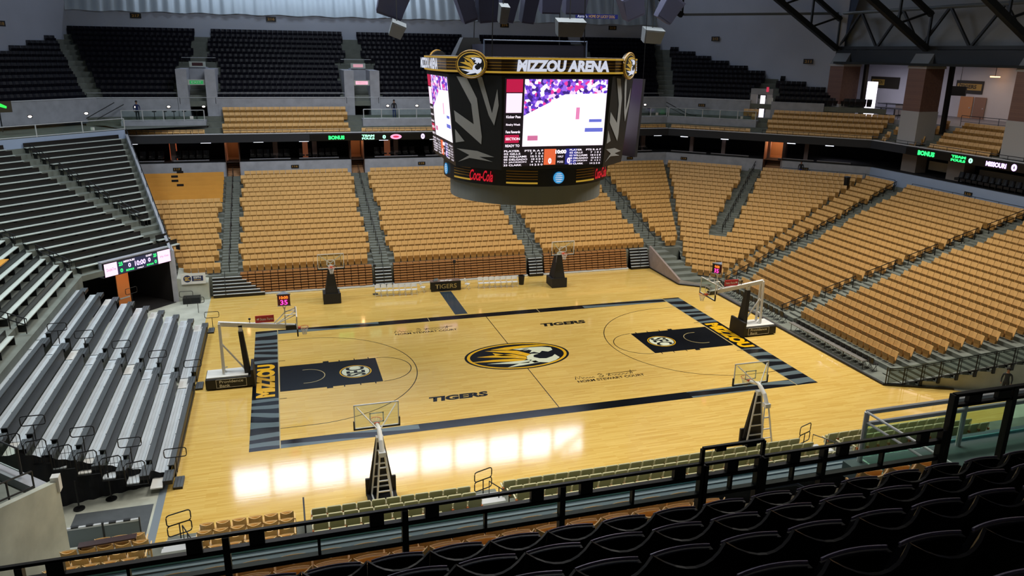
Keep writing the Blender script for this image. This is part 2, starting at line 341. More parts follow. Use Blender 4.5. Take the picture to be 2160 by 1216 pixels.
# side wall under the right end (below the fence), side wall of far stand at right
b = MB()
for k in range(0, 26):
    a, c = FN(D0+TR*k), FN(D0+TR*(k+1)); b.add([(a.x, a.y, 0), (c.x, c.y, 0), (c.x, c.y, zt(k)+.12), (a.x, a.y, zt(k)+.12)], [(0, 1, 2, 3)])
a, c = FN(.3), FN(D0); b.add([(a.x, a.y, 0), (c.x, c.y, 0), (c.x, c.y, .12), (a.x, a.y, .12)], [(0, 1, 2, 3)])
struct(b.build('wall_vomitory', M_concg))
struct(MB().add([(19.25, -9.7, 0), (19.25, 10.2, 0), (17.5, 11.5, 0), (17.5, 11.5, .42), (19.25, 10.2, .3), (19.25, -9.7, .12)], [(0, 1, 4, 5), (1, 2, 3, 4)]).build('wall_curb', M_conc))
struct(MB().add([(19.3, -9.7, .12), (19.3, 10.2, .12), (20.3, 10.6, .12), (20.3, -10.1, .12)], [(0, 1, 2, 3)]).build('floor_front_walk', M_tier))
struct(MB().hexa([(17.44, 11.5, 0), (17.62, 11.5, 0), (17.62, 17.2, 0), (17.44, 17.2, 0)], [(17.44, 11.5, .42), (17.62, 11.5, .42), (17.62, 17.2, 1.95), (17.44, 17.2, 1.95)]).build('wall_aisle_side', mat('pinkish_concrete', '94857e', .8, noise=.1)))
stp = MB()
for i in range(7):   # stair down beside that wall
    y = 17.0-.86*i; z = 1.57-.262*i
    if z > .1: stp.box(17.63, y-.86, 0, 18.9+.3*i, y, z)
struct(stp.build('floor_corner_steps', M_tier))
# black edge strip along floor
b = MB()
for p_, q_ in (((19.2, -9.75), (19.14, 10.2)), ((19.14, 10.2), (17.42, 11.5)), ((17.42, 11.5), (17.42, 17.1)), ((19.2, -9.75), (22.7, -11.3))):
    b.bar((p_[0], p_[1], .05), (q_[0], q_[1], .05), .07, .1)
struct(b.build('baseboard_right', M_bk))
# walls at top of the lower bowl and suite level
DW = 23.4
def wallpoly(name, pts, z0, z1, m, th=.25):
    b = MB(); 
    for i in range(len(pts)-1):
        p, q = Vector(pts[i]), Vector(pts[i+1]); d = (q-p).normalized(); n = Vector((-d.y, d.x))*th
        if n.dot(Vector((p.x, p.y))) < 0: n = -n
        b.hexa([(p.x, p.y, z0), (q.x, q.y, z0), (q.x+n.x, q.y+n.y, z0), (p.x+n.x, p.y+n.y, z0)], [(p.x, p.y, z1), (q.x, q.y, z1), (q.x+n.x, q.y+n.y, z1), (p.x+n.x, p.y+n.y, z1)])
    return struct(b.build(name, m))
def xy(v): return (v.x, v.y)
ZS = 7.87      # top of the wall / suite floor
WT = 6.3       # walkway level
far_st = [(-18.2, -17.0), (-6.65, -5.4), (6.2, 7.4), (17.5, 19.0)]
xs = [-27.6]
for a, c in far_st: xs += [a, c]
xs += [C1(DW).x]
YW = 11+DW
for i in range(0, len(xs), 2):
    wallpoly('wall_far', [(xs[i], YW), (xs[i+1], YW)], WT-.3, ZS, M_conc)
p1, p2 = C1(DW), C2(DW); dirF = (p2-p1).normalized(); LF = (p2-p1).length
mid = LF*.545
def PF(s, d=DW): return C1(d) + (C2(d)-C1(d)).normalized()*s
wallpoly('wall_corner', [xy(p1), xy(PF(mid-.9))], WT-.3, ZS, M_conc)
wallpoly('wall_corner', [xy(PF(mid+.9)), xy(p2)], WT-.3, ZS, M_conc)
wallpoly('wall_right', [xy(p2), (18.9+DW, -20)], WT-.3, ZS, M_wallb)
struct(MB().add([(-29, 11+22.8, WT), (C1(22.8).x, 11+22.8, WT), (C1(24).x, 35, WT), (-29, 35, WT)], [(0, 1, 2, 3)]).add([tuple(C1(22.8))[:2]+(WT,), tuple(C2(22.8))[:2]+(WT,), tuple(C2(24))[:2]+(WT,), tuple(C1(24))[:2]+(WT,)], [(0, 1, 2, 3)]).add([tuple(C2(22.8))[:2]+(WT,), (41.7, -20, WT), (43, -20, WT), tuple(C2(24))[:2]+(WT,)], [(0, 1, 2, 3)]).build('floor_walkway', M_tier))
# suites: floor, back wall, ceiling (= underside of the balcony), columns
def ringpoly(d0_, d1_, z, name, m, xl=-30, yb=-20):
    A = [(xl, 11+d0_), xy(C1(d0_)), xy(C2(d0_)), (18.9+d0_, yb)]; B_ = [(xl, 11+d1_), xy(C1(d1_)), xy(C2(d1_)), (18.9+d1_, yb)]
    b = MB()
    for i in range(3): b.add([A[i]+(z,), A[i+1]+(z,), B_[i+1]+(z,), B_[i]+(z,)], [(0, 1, 2, 3)])
    return struct(b.build(name, m))
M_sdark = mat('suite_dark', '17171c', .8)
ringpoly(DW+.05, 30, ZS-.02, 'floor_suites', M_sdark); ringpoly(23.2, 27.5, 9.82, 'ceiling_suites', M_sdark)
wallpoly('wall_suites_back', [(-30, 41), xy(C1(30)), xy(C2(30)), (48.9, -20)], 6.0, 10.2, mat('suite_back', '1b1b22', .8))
# ---------------------------------------------------------------- balcony (fascia, ledge, treads), walls above, upper deck
DF = 22.75
fz0, fz1 = 9.78, 10.52
balc = wallpoly('wall_fascia', [(-30, 11+DF), xy(C1(DF)), xy(C2(DF)), (18.9+DF, -20)], fz0, fz1, M_slab, .35)
wallpoly('trim_2', [(-30, 11+DF-.03), xy(C1(DF-.03)), xy(C2(DF-.03)), (18.9+DF-.03, -20)], fz1, fz1+.05, mat('ledge_light', 'c5c9cf', .5), .42)
BD0, BTR, BRS = 23.05, .85, .45
def zb(k): return 10.05+BRS*k
tier('floor_balcony_far', [lambda d: Vector((-30, 11+d, 0)), C1], (0, 5), d0=BD0, tr=BTR, zf=zb, wallbot=10.0)
tier('floor_balcony_corner', [C1, C2], (0, 5), d0=BD0, tr=BTR, zf=zb, wallbot=10.0)
tier('floor_balcony_right', [C2, lambda d: Vector((18.9+d, -20, 0))], (0, 5), d0=BD0, tr=BTR, zf=zb, wallbot=10.0)
# platforms with white rail behind one row (sections without five rows)
DU = 27.3; ZU = 13.55
wallpoly('wall_upper_front', [(-46.2, 21.4), (-29.2, 11+DU), (-21.2, 11+DU)], 11.6, ZU, M_conc)
for a, c in ((-19.7, -5.7), (-4.1, 8.4), (9.9, 21.5)): wallpoly('wall_upper_front', [(a, 11+DU), (c, 11+DU)], 11.6, ZU, M_conc)
wallpoly('wall_upper_front', [(22.9, 11+DU), xy(C1(DU)), xy(PF(9.3, DU))], 11.6, ZU, M_conc)
wallpoly('wall_upper_front', [xy(PF(11.5, DU)), xy(PF(16.8, DU))], 11.6, ZU, M_conc)
wallpoly('trim_3', [(-46.2, 21.3), (-29.2, 11+DU-.06), (-21.2, 11+DU-.06)], ZU, ZU+.07, mat('ledge_light', 'c5c9cf', .5), .3)
for a, c in ((-19.7, -5.7), (-4.1, 8.4), (9.9, 21.5)): wallpoly('trim_3', [(a, 11+DU-.06), (c, 11+DU-.06)], ZU, ZU+.07, MATS['ledge_light'], .3)
wallpoly('trim_3', [(22.9, 11+DU-.06), xy(C1(DU-.06)), xy(PF(9.3, DU-.06))], ZU, ZU+.07, MATS['ledge_light'], .3)
UTR, URS, UD0 = .9, .5, 27.45
def zu(k): return 13.25+URS*k
WR0, WR1 = Vector((33.2, 50, 0)), Vector((43.3, 27.3, 0))
def cutR(d):   # facet row line (upper deck) cut by the slanting right wall
    A = C1(d); u = (C2(d)-C1(d)).normalized(); w_ = WR1-WR0
    den = u.x*w_.y-u.y*w_.x; t = ((WR0.x-A.x)*w_.y-(WR0.y-A.y)*w_.x)/den
    return A + u*max(0, min(t, (C2(d)-C1(d)).length))
NU = 13
tier('floor_upper_deck_far', [lambda d: Vector((-C1(d).x, 11+d, 0)), C1], (0, NU), d0=UD0, tr=UTR, zf=zu)
tier('floor_upper_deck_right', [C1, cutR], (0, NU), d0=UD0, tr=UTR, zf=zu)
tier('floor_upper_deck_left', [C1, cutR], (0, NU), d0=UD0, tr=UTR, zf=zu, mirror=lambda v: (-v.x, v.y, v.z))
# outer walls
CZ = 41
YB = 50.0
b = MB()
b.add([(-33.2, YB, 12), (33.2, YB, 12), (33.2, YB, 21.75), (-33.2, YB, 21.75)], [(0, 1, 2, 3)])
struct(b.build('wall_back', M_wall))
struct(MB().add([(33.2, YB, 12), (43.3, 27.3, 12), (43.3, 27.3, CZ), (33.2, YB, CZ)], [(0, 1, 2, 3)]).build('wall_back_right', M_wall))
struct(MB().add([(-33.2, YB, 10), (-43.3, 27.3, 10), (-43.3, 27.3, CZ), (-33.2, YB, CZ)], [(0, 1, 2, 3)]).build('wall_back_left', M_wall))
# corrugated liner that leans back above the wall, then the clerestory windows
b = MB(); n = 340; P0, P1 = [], []
for i in range(n+1):
    x = -33.2+66.4*i/n; q = .10*math.sin(i*1.1)+.05*math.sin(i*.37); P0.append((x, YB-.25+q, 21.65+.06*math.sin(i*.31))); P1.append((x, YB+4.0+q, 32.6))
b.loft(P0, P1, closed=False)
struct(b.build('wall_liner', mat('corrugated_liner', 'c3d2de', .38, metal=.2), smooth=True))
YC = YB+4
win = MB(); 
for i in range(11):
    x0 = -22.4+5.0*i
    fr = struct(MB().box(x0-.25, YC-.15, 34.2, x0+.25, YC+.1, 40.4).build('trim_4', M_dk))
    if i < 10:
        o = MB().box(x0+.25, YC-.02, 35.3, x0+4.8, YC+.02, 39.4).build('window_%d' % (i+1), E_day); struct(o)
struct(MB().box(-34, YC, 39.4, 34, YC+.2, CZ).build('wall_clerestory_head', M_wall)); struct(MB().box(-34, YC-.1, 32.4, 34, YC+.2, 35.3).build('wall_clerestory_sill', M_wall))
struct(MB().box(-62, -56, CZ, 66, 56, CZ+.3).build('ceiling', mat('ceiling_dark', '2b2d33', .9)))
struct(MB().box(-62, -56, -.3, 66, -55.7, CZ).build('wall_near', mat('wall_dim', '55585f', .9)))
struct(MB().box(-50, -56, -.3, -49.7, 40, CZ).build('wall_left', M_wall))
struct(MB().box(64, -56, -.3, 64.3, 56, CZ).build('wall_right_outer', M_wall))
# ---------------------------------------------------------------- seats
def proj(p):
    q = Vector(p)-CP; z = q.dot(fw); return (1080+FPX*q.dot(rt)/z, 608-FPX*q.dot(up)/z, z)
def grid_shell(b, W, z0, z1, y0, y1, bow, dip, th, nx=4, nz=2):
    """curved plastic shell: bow pushes the sides forward, dip lowers the middle of the top edge"""
    fr, bk = [], []
    for j in range(nz+1):
        v = j/nz
        for i in range(nx+1):
            u = -1+2*i/nx; x = W/2*u; z = z0+(z1-z0)*v-dip*(1-u*u)*v; y = y0+(y1-y0)*v+bow*u*u
            fr.append((x, y, z)); bk.append((x, y-th, z))
    m = nx+1; F = []
    for j in range(nz):
        for i in range(nx):
            a = j*m+i; F.append((a, a+m, a+m+1, a+1)); c = a+len(fr); F.append((c, c+1, c+m+1, c+m))
    N_ = len(fr)
    per = [i for i in range(m)] + [j*m+nx for j in range(1, nz+1)] + [nz*m+i for i in range(nx-1, -1, -1)] + [j*m for j in range(nz-1, 0, -1)]
    for q in range(len(per)): a, c = per[q], per[(q+1) % len(per)]; F.append((a, c, c+N_, a+N_))
    b.add(fr+bk, F); return b
def far_seat():
    b = MB(); grid_shell(b, .50, .34, .86, .0, -.12, .03, .0, .03, 2, 1); grid_shell(b, .46, .14, .60, .10, .20, .0, .0, .05, 1, 1)
    b.box(-.2, -.03, .12, .2, .16, .30); return b
FS = far_seat(); NBACK = 16
SEATS = {'tan': [], 'black': []}     # (pos, rz, label, group)
def lay(kind, A, B, z, nrm, aisles, lab, group, pitch=.53, off=.3, ends=.12, skip=None):
    """seats along A->B; nrm = outward normal (away from court)"""
    L = (B-A).length; u = (B-A)/L; n = int((L-2*ends)/pitch); s0 = (L-n*pitch)/2
    rz = math.atan2(-nrm.y, -nrm.x)-math.pi/2; c = 0
    for i in range(n):
        p = A+u*(s0+pitch*(i+.5)); ok = True
        for (x1, y1, x2, y2, hw, dmin) in aisles:
            dx, dy = x2-x1, y2-y1; l = math.hypot(dx, dy)
            if abs((p.x-x1)*dy-(p.y-y1)*dx)/l < hw and ((p.x-x1)*dx+(p.y-y1)*dy)/l > dmin: ok = False; break
        if not ok or (skip and skip(p)): continue
        c += 1; SEATS[kind].append((Vector((p.x, p.y, z)), rz, lab, i, n, group))
AF = [(-17.7, 0, -17.65, 50, .85, 0), (-6.05, 0, -6.05, 50, .85, 0), (6.8, 0, 6.8, 50, .85, 0), (18.2, 0, 18.3, 50, 1.0, 0)]
AC = [(24.4, 17.2, 35.4, 28.6, .95, -.3), (21.35, 9.6, 40.8, 14.6, .9, -3), (17.9+.414*-1, 10.0, 27.6, 34.5, .0, 0)]
AE = [(21.35, 9.6, 40.8, 14.6, .9, -3), (21.2, 1.7, 40.2, 1.2, .85, -3)]
N0 = Vector((0, 1, 0)); NF = Vector((S2, S2, 0)); NE = Vector((1, 0, 0))
for k in range(0, 25):
    d = D0+TR*k+.5; z = zt(k)
    if k >= 6:
        lay('tan', LE(d)+Vector((.3, 0, 0)), C1(d), z, N0, AF, 'row %d, far stand' % (k-5), 'tan seats of the far stand',
            skip=(lambda p, k=k: (k >= 19 and p.x < -18.3)))
    if k >= 1:
        lay('tan', C1(d), C2(d), z, NF, [a for a in AC[:2]]+[(17.6, 10.4, 17.6, 10.5, 0, 0)], 'row %d, right corner stand' % k, 'tan seats of the right corner',
            skip=lambda p, k=k: (k < 6 and abs(p.x-18.6) < .9+.02*k and p.y > 10.5))
        lay('tan', SE(d), C2(d), z, NE, AE, 'row %d, right end stand' % k, 'tan seats of the right end stand')
# balcony seats
for k in range(5):
    d = BD0+BTR*k+.45; z = zb(k); nm = 'row %d, far balcony' % (k+1)
    A5 = [(-18.95, 0, -18.95, 60, .75, 0), (-6.05, 0, -6.05, 60, .75, 0), (6.8, 0, 6.8, 60, .75, 0), (19.2, 0, 19.2, 60, .75, 0)]
    def skipb(p, k=k):
        if k == 0: return False
        return p.x < -18.5 or (-6.2 < p.x < 7) or p.x > 19.5
    lay('tan', Vector((-27, 11+d, 0)), C1(d), z, N0, A5, nm, 'tan seats of the far balcony', skip=skipb)
    lay('tan', C1(d), C2(d), z, NF, [(33.9, 27.3, 38, 31.6, .8, -30)], nm.replace('far', 'corner'), 'tan seats of the corner balcony', skip=lambda p, k=k: k > 0 and p.x < 35.3)
    lay('tan', C2(d), Vector((18.9+d, -4, 0)), z, NE, [(41, 14.1, 50, 14.3, .8, -30), (41, 19.7, 50, 21.6, .75, -30)], nm.replace('far', 'right'), 'tan seats of the right balcony',
        skip=lambda p: p.x > 42.2 and (abs(p.y-17.0) < 1.75 or abs(p.y-5.2) < 1.75))
# far upper deck
for k in range(NU):
    d = UD0+UTR*k+.5; z = zu(k); AU = [(-20.45, 0, -20.45, 60, .85 if k > 6 else 2.0, 0), (-4.9, 0, -4.9, 60, .85 if k > 6 else 2.0, 0), (9.1, 0, 9.1, 60, .85 if k > 6 else 2.0, 0), (22.2, 0, 22.2, 60, .85 if k > 6 else 2.0, 0)]
    g = 'black seats of the far upper deck'
    lay('black', Vector((-C1(d).x+.5, 11+d, 0)), C1(d)-Vector((.8, 0, 0)), z, N0, AU, 'row %d, far upper deck' % (k+1), g)
    A, B_ = C1(d)+Vector((.5, -.5, 0)), cutR(d); pf = PF(10.4, DU)
    lay('black', A, B_, z, NF, [(pf.x, pf.y, pf.x+5, pf.y+5, 1.35 if k < 3 else .8, -1)], 'row %d, right upper corner' % (k+1), 'black seats of the right upper corner')
    Am, Bm = Vector((-B_.x, B_.y, 0)), Vector((-A.x, A.y, 0))
    lay('black', Am, Bm, z, Vector((-S2, S2, 0)), [], 'row %d, left upper corner' % (k+1), 'black seats of the left upper corner')
M_tanshade = mat('tan_shaded_pan', 'ab8044', .5); UND = {'tan': M_tanshade, 'black': M_navy}; NB0 = 12  # darker tan on the pans puts the shade between rows into colour
def place(kind, name, cat, m, base, top, desc, ref):
    L = []
    for s in SEATS[kind]:
        u, v, zz = proj(s[0]+Vector((0, 0, .6)))
        vis = 4 < u < 2156 and 4 < v < 1212 and not (900 < u < 1330 and 115 < v < 420)
        L.append((zz if vis else 1e6+zz, s))
    L.sort(key=lambda t: t[0])
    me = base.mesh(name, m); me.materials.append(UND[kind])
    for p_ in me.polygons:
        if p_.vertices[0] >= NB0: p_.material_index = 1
    for zz, (p, rz, lab, i, n, g) in L[:top]:
        o = bpy.data.objects.new(name, me); o.location = p; o.rotation_euler = (0, 0, rz); COL.objects.link(o)
        tag(o, '%s, %s from the %s, %s' % (desc, words(i+1), ref(lab), lab), cat, g)
    b = MB(); bv = base.v; bf = base.f
    for zz, (p, rz, lab, i, n, g) in L[top:]:
        c, s = math.cos(rz), math.sin(rz); k0 = len(b.v)
        b.v += [(p.x+c*x-s*y, p.y+s*x+c*y, p.z+z) for x, y, z in bv]; b.f += [tuple(q+k0 for q in f) for f in bf]
    return b
def ref(lab):
    if 'end stand' in lab: return 'black fence'
    if 'right balcony' in lab: return 'corner'
    return 'left end'
b = place('tan', 'tan_stadium_chair', 'seat', M_tan, FS, 240, 'tan folding seat', ref)
o_ts = b.build('tan_seats', M_tan); o_ts.data.materials.append(M_tanshade); nb_ = len(FS.v)
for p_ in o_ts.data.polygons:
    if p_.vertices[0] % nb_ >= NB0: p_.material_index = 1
tag(o_ts, 'rows of small tan folding seats filling the far stand, corner and balcony', 'seats', kind='stuff')
b = place('black', 'black_stadium_chair', 'seat', M_navy, FS, 190, 'small black folding seat', lambda l: 'left end')
tag(b.build('black_seats', M_navy), 'dark banks of black folding seats across the far upper deck', 'seats', kind='stuff')
# tan panels covering the top rows of the far left section
for k in range(19, 25):
    d = D0+TR*k+.45; y = 11+d; x0 = LE(d).x+.3
    o = MB().hexa([(x0, y-.02, zt(k)+.12), (-18.45, y-.02, zt(k)+.12), (-18.45, y+.04, zt(k)+.12), (x0, y+.04, zt(k)+.12)], [(x0, y+.10, zt(k)+.84), (-18.45, y+.10, zt(k)+.84), (-18.45, y+.16, zt(k)+.84), (x0, y+.16, zt(k)+.84)])
    for q in range(4): xx = x0+(-18.45-x0)*(q+.5)/4; o.box(xx-.2, y-.04, zt(k), xx+.2, y+.1, zt(k)+.1)
    tag(o.build('row_cover', M_tan2), 'smooth tan cover panel over row %d of the far stand, left section' % (k-5), 'seat cover', 'tan covers on the upper left rows')
for k, x in ((24, -22.2), (23, -22.6), (22, -22.5), (21, -22.0)):
    d = D0+TR*k+.4; tag(MB().box(x-.28, 11+d+.12, zt(k)+.84, x+.28, 11+d+.22, zt(k)+1.02).build('cover_clip', M_bk), 'small black block on the tan cover panel of row %d' % (k-5), 'block', 'black blocks on the tan covers')
# retracted front rows of the far stand (stack of folded seats on closed platforms)
secs = [(-17.0, -6.9), (-5.25, 6.0), (7.5, 14.9)]
names = ['left', 'middle', 'right']
for (xa, xb), nm in zip([(-16.9, -6.9), (-5.2, 6.0), (7.6, 15.3)], names):
    t = empty('retractable_seating', ((xa+xb)/2, 17.1, 0), 0, 'closed stack of tan retractable seats at the %s of the far sideline' % nm, 'retractable seating', 'closed retractable seats on the far sideline')
    W_ = (xb-xa)/2; n = int(2*W_/.53)
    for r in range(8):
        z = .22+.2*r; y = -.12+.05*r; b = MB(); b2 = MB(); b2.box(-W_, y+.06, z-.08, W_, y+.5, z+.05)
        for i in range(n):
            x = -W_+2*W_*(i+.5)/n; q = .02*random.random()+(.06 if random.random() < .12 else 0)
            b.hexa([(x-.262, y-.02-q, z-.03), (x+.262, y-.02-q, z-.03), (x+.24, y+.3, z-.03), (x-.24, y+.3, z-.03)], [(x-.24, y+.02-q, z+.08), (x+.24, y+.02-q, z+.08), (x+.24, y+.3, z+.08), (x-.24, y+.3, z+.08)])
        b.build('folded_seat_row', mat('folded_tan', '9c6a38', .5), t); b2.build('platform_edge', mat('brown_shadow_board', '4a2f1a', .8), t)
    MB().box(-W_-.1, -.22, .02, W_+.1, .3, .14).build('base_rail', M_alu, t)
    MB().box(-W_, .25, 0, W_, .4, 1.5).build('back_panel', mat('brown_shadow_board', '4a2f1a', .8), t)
# white-edged stair blocks beside the stacks
for x0, x1, lab, n in ((-18.9, -17.1, 'at the left end of the far stand', 6), (-6.7, -5.4, 'between the left and middle retractable seats', 6), (6.2, 7.4, 'between the middle and right retractable seats', 6), (15.6, 17.3, 'in the far right corner', 7)):
    t = empty('stair_unit', ((x0+x1)/2, 16.6, 0), 0, 'black steps with pale edges ' + lab, 'steps', 'black steps of the far stand')
    h = (x1-x0)/2; b = MB(); e = MB()
    for i in range(n):
        z = .24*(i+1); y = .12+.1*i; wl = .32*(n-i) if 'left end' in lab else 0
        b.box(-h, y, 0, h+wl, 1.0, z); e.box(-h, y-.03, z, h+wl, y+.08, z+.04)
    b.build('tread_block', M_bk, t); e.build('step_edge', M_alu, t)
    MB().tube([(0, .1, .1), (0, .1, 1.1), (0, .9, 1.9)], .025).build('hand_rail', M_bk, t)
# aisle rails, far stand (one centre rail per aisle flight), corner and end aisles (looped rails)
def far_rail(x, k0, k1, lab):
    t = empty('aisle_rail', (x, 11+D0+TR*k0+.4, zt(k0)), 0, lab, 'handrail', 'aisle handrails of the far stand')
    L = TR*(k1-k0); H = RS*(k1-k0)
    MB().tube([(0, 0, 0), (0, 0, .9), (0, L, .9+H), (0, L, H)], .03).build('top_rail', M_bk, t)
    MB().tube([(0, L/2, H/2), (0, L/2, .9+H/2)], .025).build('post', M_bk, t)
for x, nm in ((-17.65, 'left'), (-6.05, 'second'), (6.8, 'third'), (18.3, 'right')):
    for q, (a, c) in enumerate(((6, 9), (10, 13), (14, 17), (18, 21), (22, 25))):
        far_rail(x, a, c, 'black handrail, %s flight up the %s aisle of the far stand' % (words(q+1), nm))
def loop_rail(p, q, lab, group, h=.95):
    t = empty('aisle_rail', p, 0, lab, 'handrail', group); d = Vector(q)-Vector(p)
    MB().tube([(0, 0, h), tuple(d+Vector((0, 0, h))), tuple(d+Vector((0, 0, h-.35))), (0, 0, h-.35)], .03, closed=True).build('rail_loop', M_bk, t)
    for f in (.06, .5, .94): MB().tube([tuple(d*f), tuple(d*f+Vector((0, 0, h)))], .028).build('post', M_bk, t)
def lineaisle(x1, y1, x2, y2, segs, nm, group, zoff=0):
    for q, (a, c) in enumerate(segs):
        def P(k):
            X = 18.9+D0+TR*k+.4; f = (X-x1)/(x2-x1); return Vector((X, y1+(y2-y1)*f, zt(k)))
        loop_rail(P(a), P(c), 'black looped handrail, %s up the %s' % (words(q+1), nm), group)
lineaisle(21.35, 9.9, 40.8, 15.0, [(0, 3), (4, 7), (8, 11), (12, 15), (16, 19), (20, 24)], 'aisle right of the corner seats', 'looped rails of the corner aisle')
lineaisle(21.2, 2.2, 40.2, 1.7, [(0, 2.6), (4, 7), (8, 11), (12, 15), (16, 19), (20, 24)], 'middle aisle of the right end stand', 'looped rails of the end aisle')
for q in range(5):
    a = Vector((24.9, 17.6, 0)); c = Vector((35.3, 28.5, 0)); f0, f1 = q/5, (q+.8)/5; k_ = lambda p: ((p.x+p.y-29)/1.414-D0)/TR
    p, e = a.lerp(c, f0), a.lerp(c, f1); p.z = zt(k_(p)); e.z = zt(k_(e)); loop_rail(p, e, 'black looped handrail, %s up the upper corner aisle' % words(q+1), 'looped rails of the upper corner aisle', .9)
# steps in the aisles
def aisle_steps(x1, y1, x2, y2, hw, nrm, name):
    b = MB(); A = Vector((x1, y1, 0)); B_ = Vector((x2, y2, 0)); L = (B_-A).length; u = (B_-A)/L; v = Vector((-u.y, u.x, 0))*hw
    dper = abs(u.dot(nrm)); n = int(L*dper/TR)
    for i in range(n*2):
        s0, s1 = (i*.43)/dper, ((i+1)*.43)/dper; p = A+u*s0; q = A+u*s1
        dd = (p.dot(nrm) - (0)) ; dcur = (p.y-11) if nrm is N0 else ((p.x-18.9) if nrm is NE else (p.x+p.y-29)/1.414)
        z = (dcur-D0)/TR*RS+.05
        b.hexa([p-v+Vector((0, 0, z-.2)), p+v+Vector((0, 0, z-.2)), q+v+Vector((0, 0, z-.2)), q-v+Vector((0, 0, z-.2))], [p-v+Vector((0, 0, z+.05)), p+v+Vector((0, 0, z+.05)), q+v+Vector((0, 0, z+.05)), q-v+Vector((0, 0, z+.05))])
    struct(b.build(name, M_tier))
for x in (-17.65, -6.05, 6.8, 18.25): aisle_steps(x, 17.5, x, 33.6, .6, N0, 'floor_aisle_steps')
aisle_steps(21.0, 9.4, 41.0, 14.6, .55, NE, 'floor_aisle_steps'); aisle_steps(20.9, 1.6, 41.2, 1.3, .55, NE, 'floor_aisle_steps'); aisle_steps(24.6, 17.3, 35.6, 28.8, .6, NF, 'floor_aisle_steps')
b = MB()
for i in range(46):
    d = D0+.43*i; p = FN(d)+Vector((0, .15, 0)); q = SE(d+.43)+Vector((0, -.25, 0)); z = i*.131+.06
    b.box(p.x, p.y, z-.2, p.x+.4, min(q.y, p.y+1.5), z+.06)
struct(b.build('floor_fence_steps', M_tier))
# rail behind the top row of the corner and end stand
def long_rail(pts, lab, n, base, h=.95, nm='guard_rail', group=None):
    t = empty(nm, (pts[0][0], pts[0][1], base), 0, lab, 'guard rail', group); O = Vector((pts[0][0], pts[0][1], base))
    P = [Vector((p[0], p[1], base))-O for p in pts]
    MB().tube([p+Vector((0, 0, h)) for p in P], .03).build('top_rail', M_rail, t); MB().tube([p+Vector((0, 0, h*.45)) for p in P], .02).build('lower_rail', M_rail, t)
    for i in range(len(P)-1):
        m = max(1, int((P[i+1]-P[i]).length/n))
        for j in range(m+1): p = P[i].lerp(P[i+1], j/m); MB().tube([p, p+Vector((0, 0, h))], .025).build('post', M_rail, t)
M_rail = mat('blue_black_rail', '2c3a4a', .4)
q = DW-.7
long_rail([xy(PF(mid+1.0, q)), xy(C2(q)), (18.9+q, 15.7)], 'dark rail behind the top row of the right corner', 2.0, WT)
long_rail([(18.9+q, 13.6), (18.9+q, 2.2)], 'dark rail behind the top row of the right end stand', 2.1, WT)
# vomitory fence at the near end of the right stand
t = empty('vomitory_fence', FN(D0), 0, 'black fence with square panels along the near edge of the right stand', 'fence'); O = FN(D0)
for k in range(-1, 14):
    p = FN(D0+.86*k*1.02)-O; z = max(0, zt(k))+.12; MB().tube([p+Vector((0, 0, z-.05)), p+Vector((0, 0, z+1.0))], .035).build('post', M_bk, t)
    MB().box(p.x-.09, p.y-.06, z-.35, p.x+.09, p.y+.04, z).build('bracket', M_bk, t)
    p2 = p+Vector((.12, -.05, 0)); MB().tube([p2+Vector((0, 0, z)), p2+Vector((0, 0, z+.95))], .02).build('infill_bar', M_bk, t)
a, c = FN(D0-.8)-O, FN(D0+.86*14)-O
for h in (.06, 1.0, .9): MB().tube([a+Vector((0, 0, h+.05)), FN(D0)-O+Vector((0, 0, h+.08)), c+Vector((0, 0, h+zt(13.8)+.1))], .028 if h != .9 else .018).build('rail', M_bk, t)
MB().add([a+Vector((0, 0, .1)), c+Vector((0, 0, zt(13.8)+.1)), c+Vector((0, 0, zt(13.8)+1.0)), a+Vector((0, 0, 1.0))], [(0, 1, 2, 3)]).build('mesh_panel', glass('smoke_panel', 'a9b0aa', .04), t)
# black folded chairs' backs and low bench at the foot of the right stand
for i in range(17):
    x = 19.95+.0*i; y = -.9-.5*i
    if y < -8: break
    o = empty('folding_chair', (x, y, .12), -math.pi/2, 'black chair in the front row below the tan seats, %s from the aisle' % words(i+1), 'chair', 'black front-row chairs of the right stand')
    bb = MB(); grid_shell(bb, .42, .5, .86, -.16, -.22, .03, 0, .03); bb.build('backrest', M_bk, o); MB().box(-.2, -.15, .42, .2, .25, .46).build('seat', M_bk, o)
    for sx in (-.2, .2): MB().tube([(sx, -.2, .86), (sx, .2, 0)], .015).build('leg', M_bk, o); MB().tube([(sx, .2, .45), (sx, -.2, 0)], .015).build('leg', M_bk, o)
for i in range(14):
    y = 9.1-.5*i*1.25
    if y < .9: break
    o = empty('folding_chair', (19.95, y, .12), -math.pi/2, 'black chair in the front row behind the right goal, %s from the corner' % words(i+1), 'chair', 'black front-row chairs behind the right goal')
    bb = MB(); grid_shell(bb, .42, .5, .86, -.16, -.22, .03, 0, .03); bb.build('backrest', M_bk, o); MB().box(-.2, -.15, .42, .2, .25, .46).build('seat', M_bk, o)
    for sx in (-.2, .2): MB().tube([(sx, -.2, .86), (sx, .2, 0)], .015).build('leg', M_bk, o); MB().tube([(sx, .2, .45), (sx, -.2, 0)], .015).build('leg', M_bk, o)
t = empty('front_table', (19.6, -4.1, 0), 0, 'long low dark table strip along the foot of the right stand', 'table')
MB().box(-.28, -3.6, .66, .1, 3.6, .7).build('table_top', mat('table_grey', '6d6a66', .6), t)
for y in (-3.5, -1.75, 0, 1.75, 3.5): MB().tube([(-.1, y, 0), (-.1, y, .66)], .02).build('leg', M_bk, t)
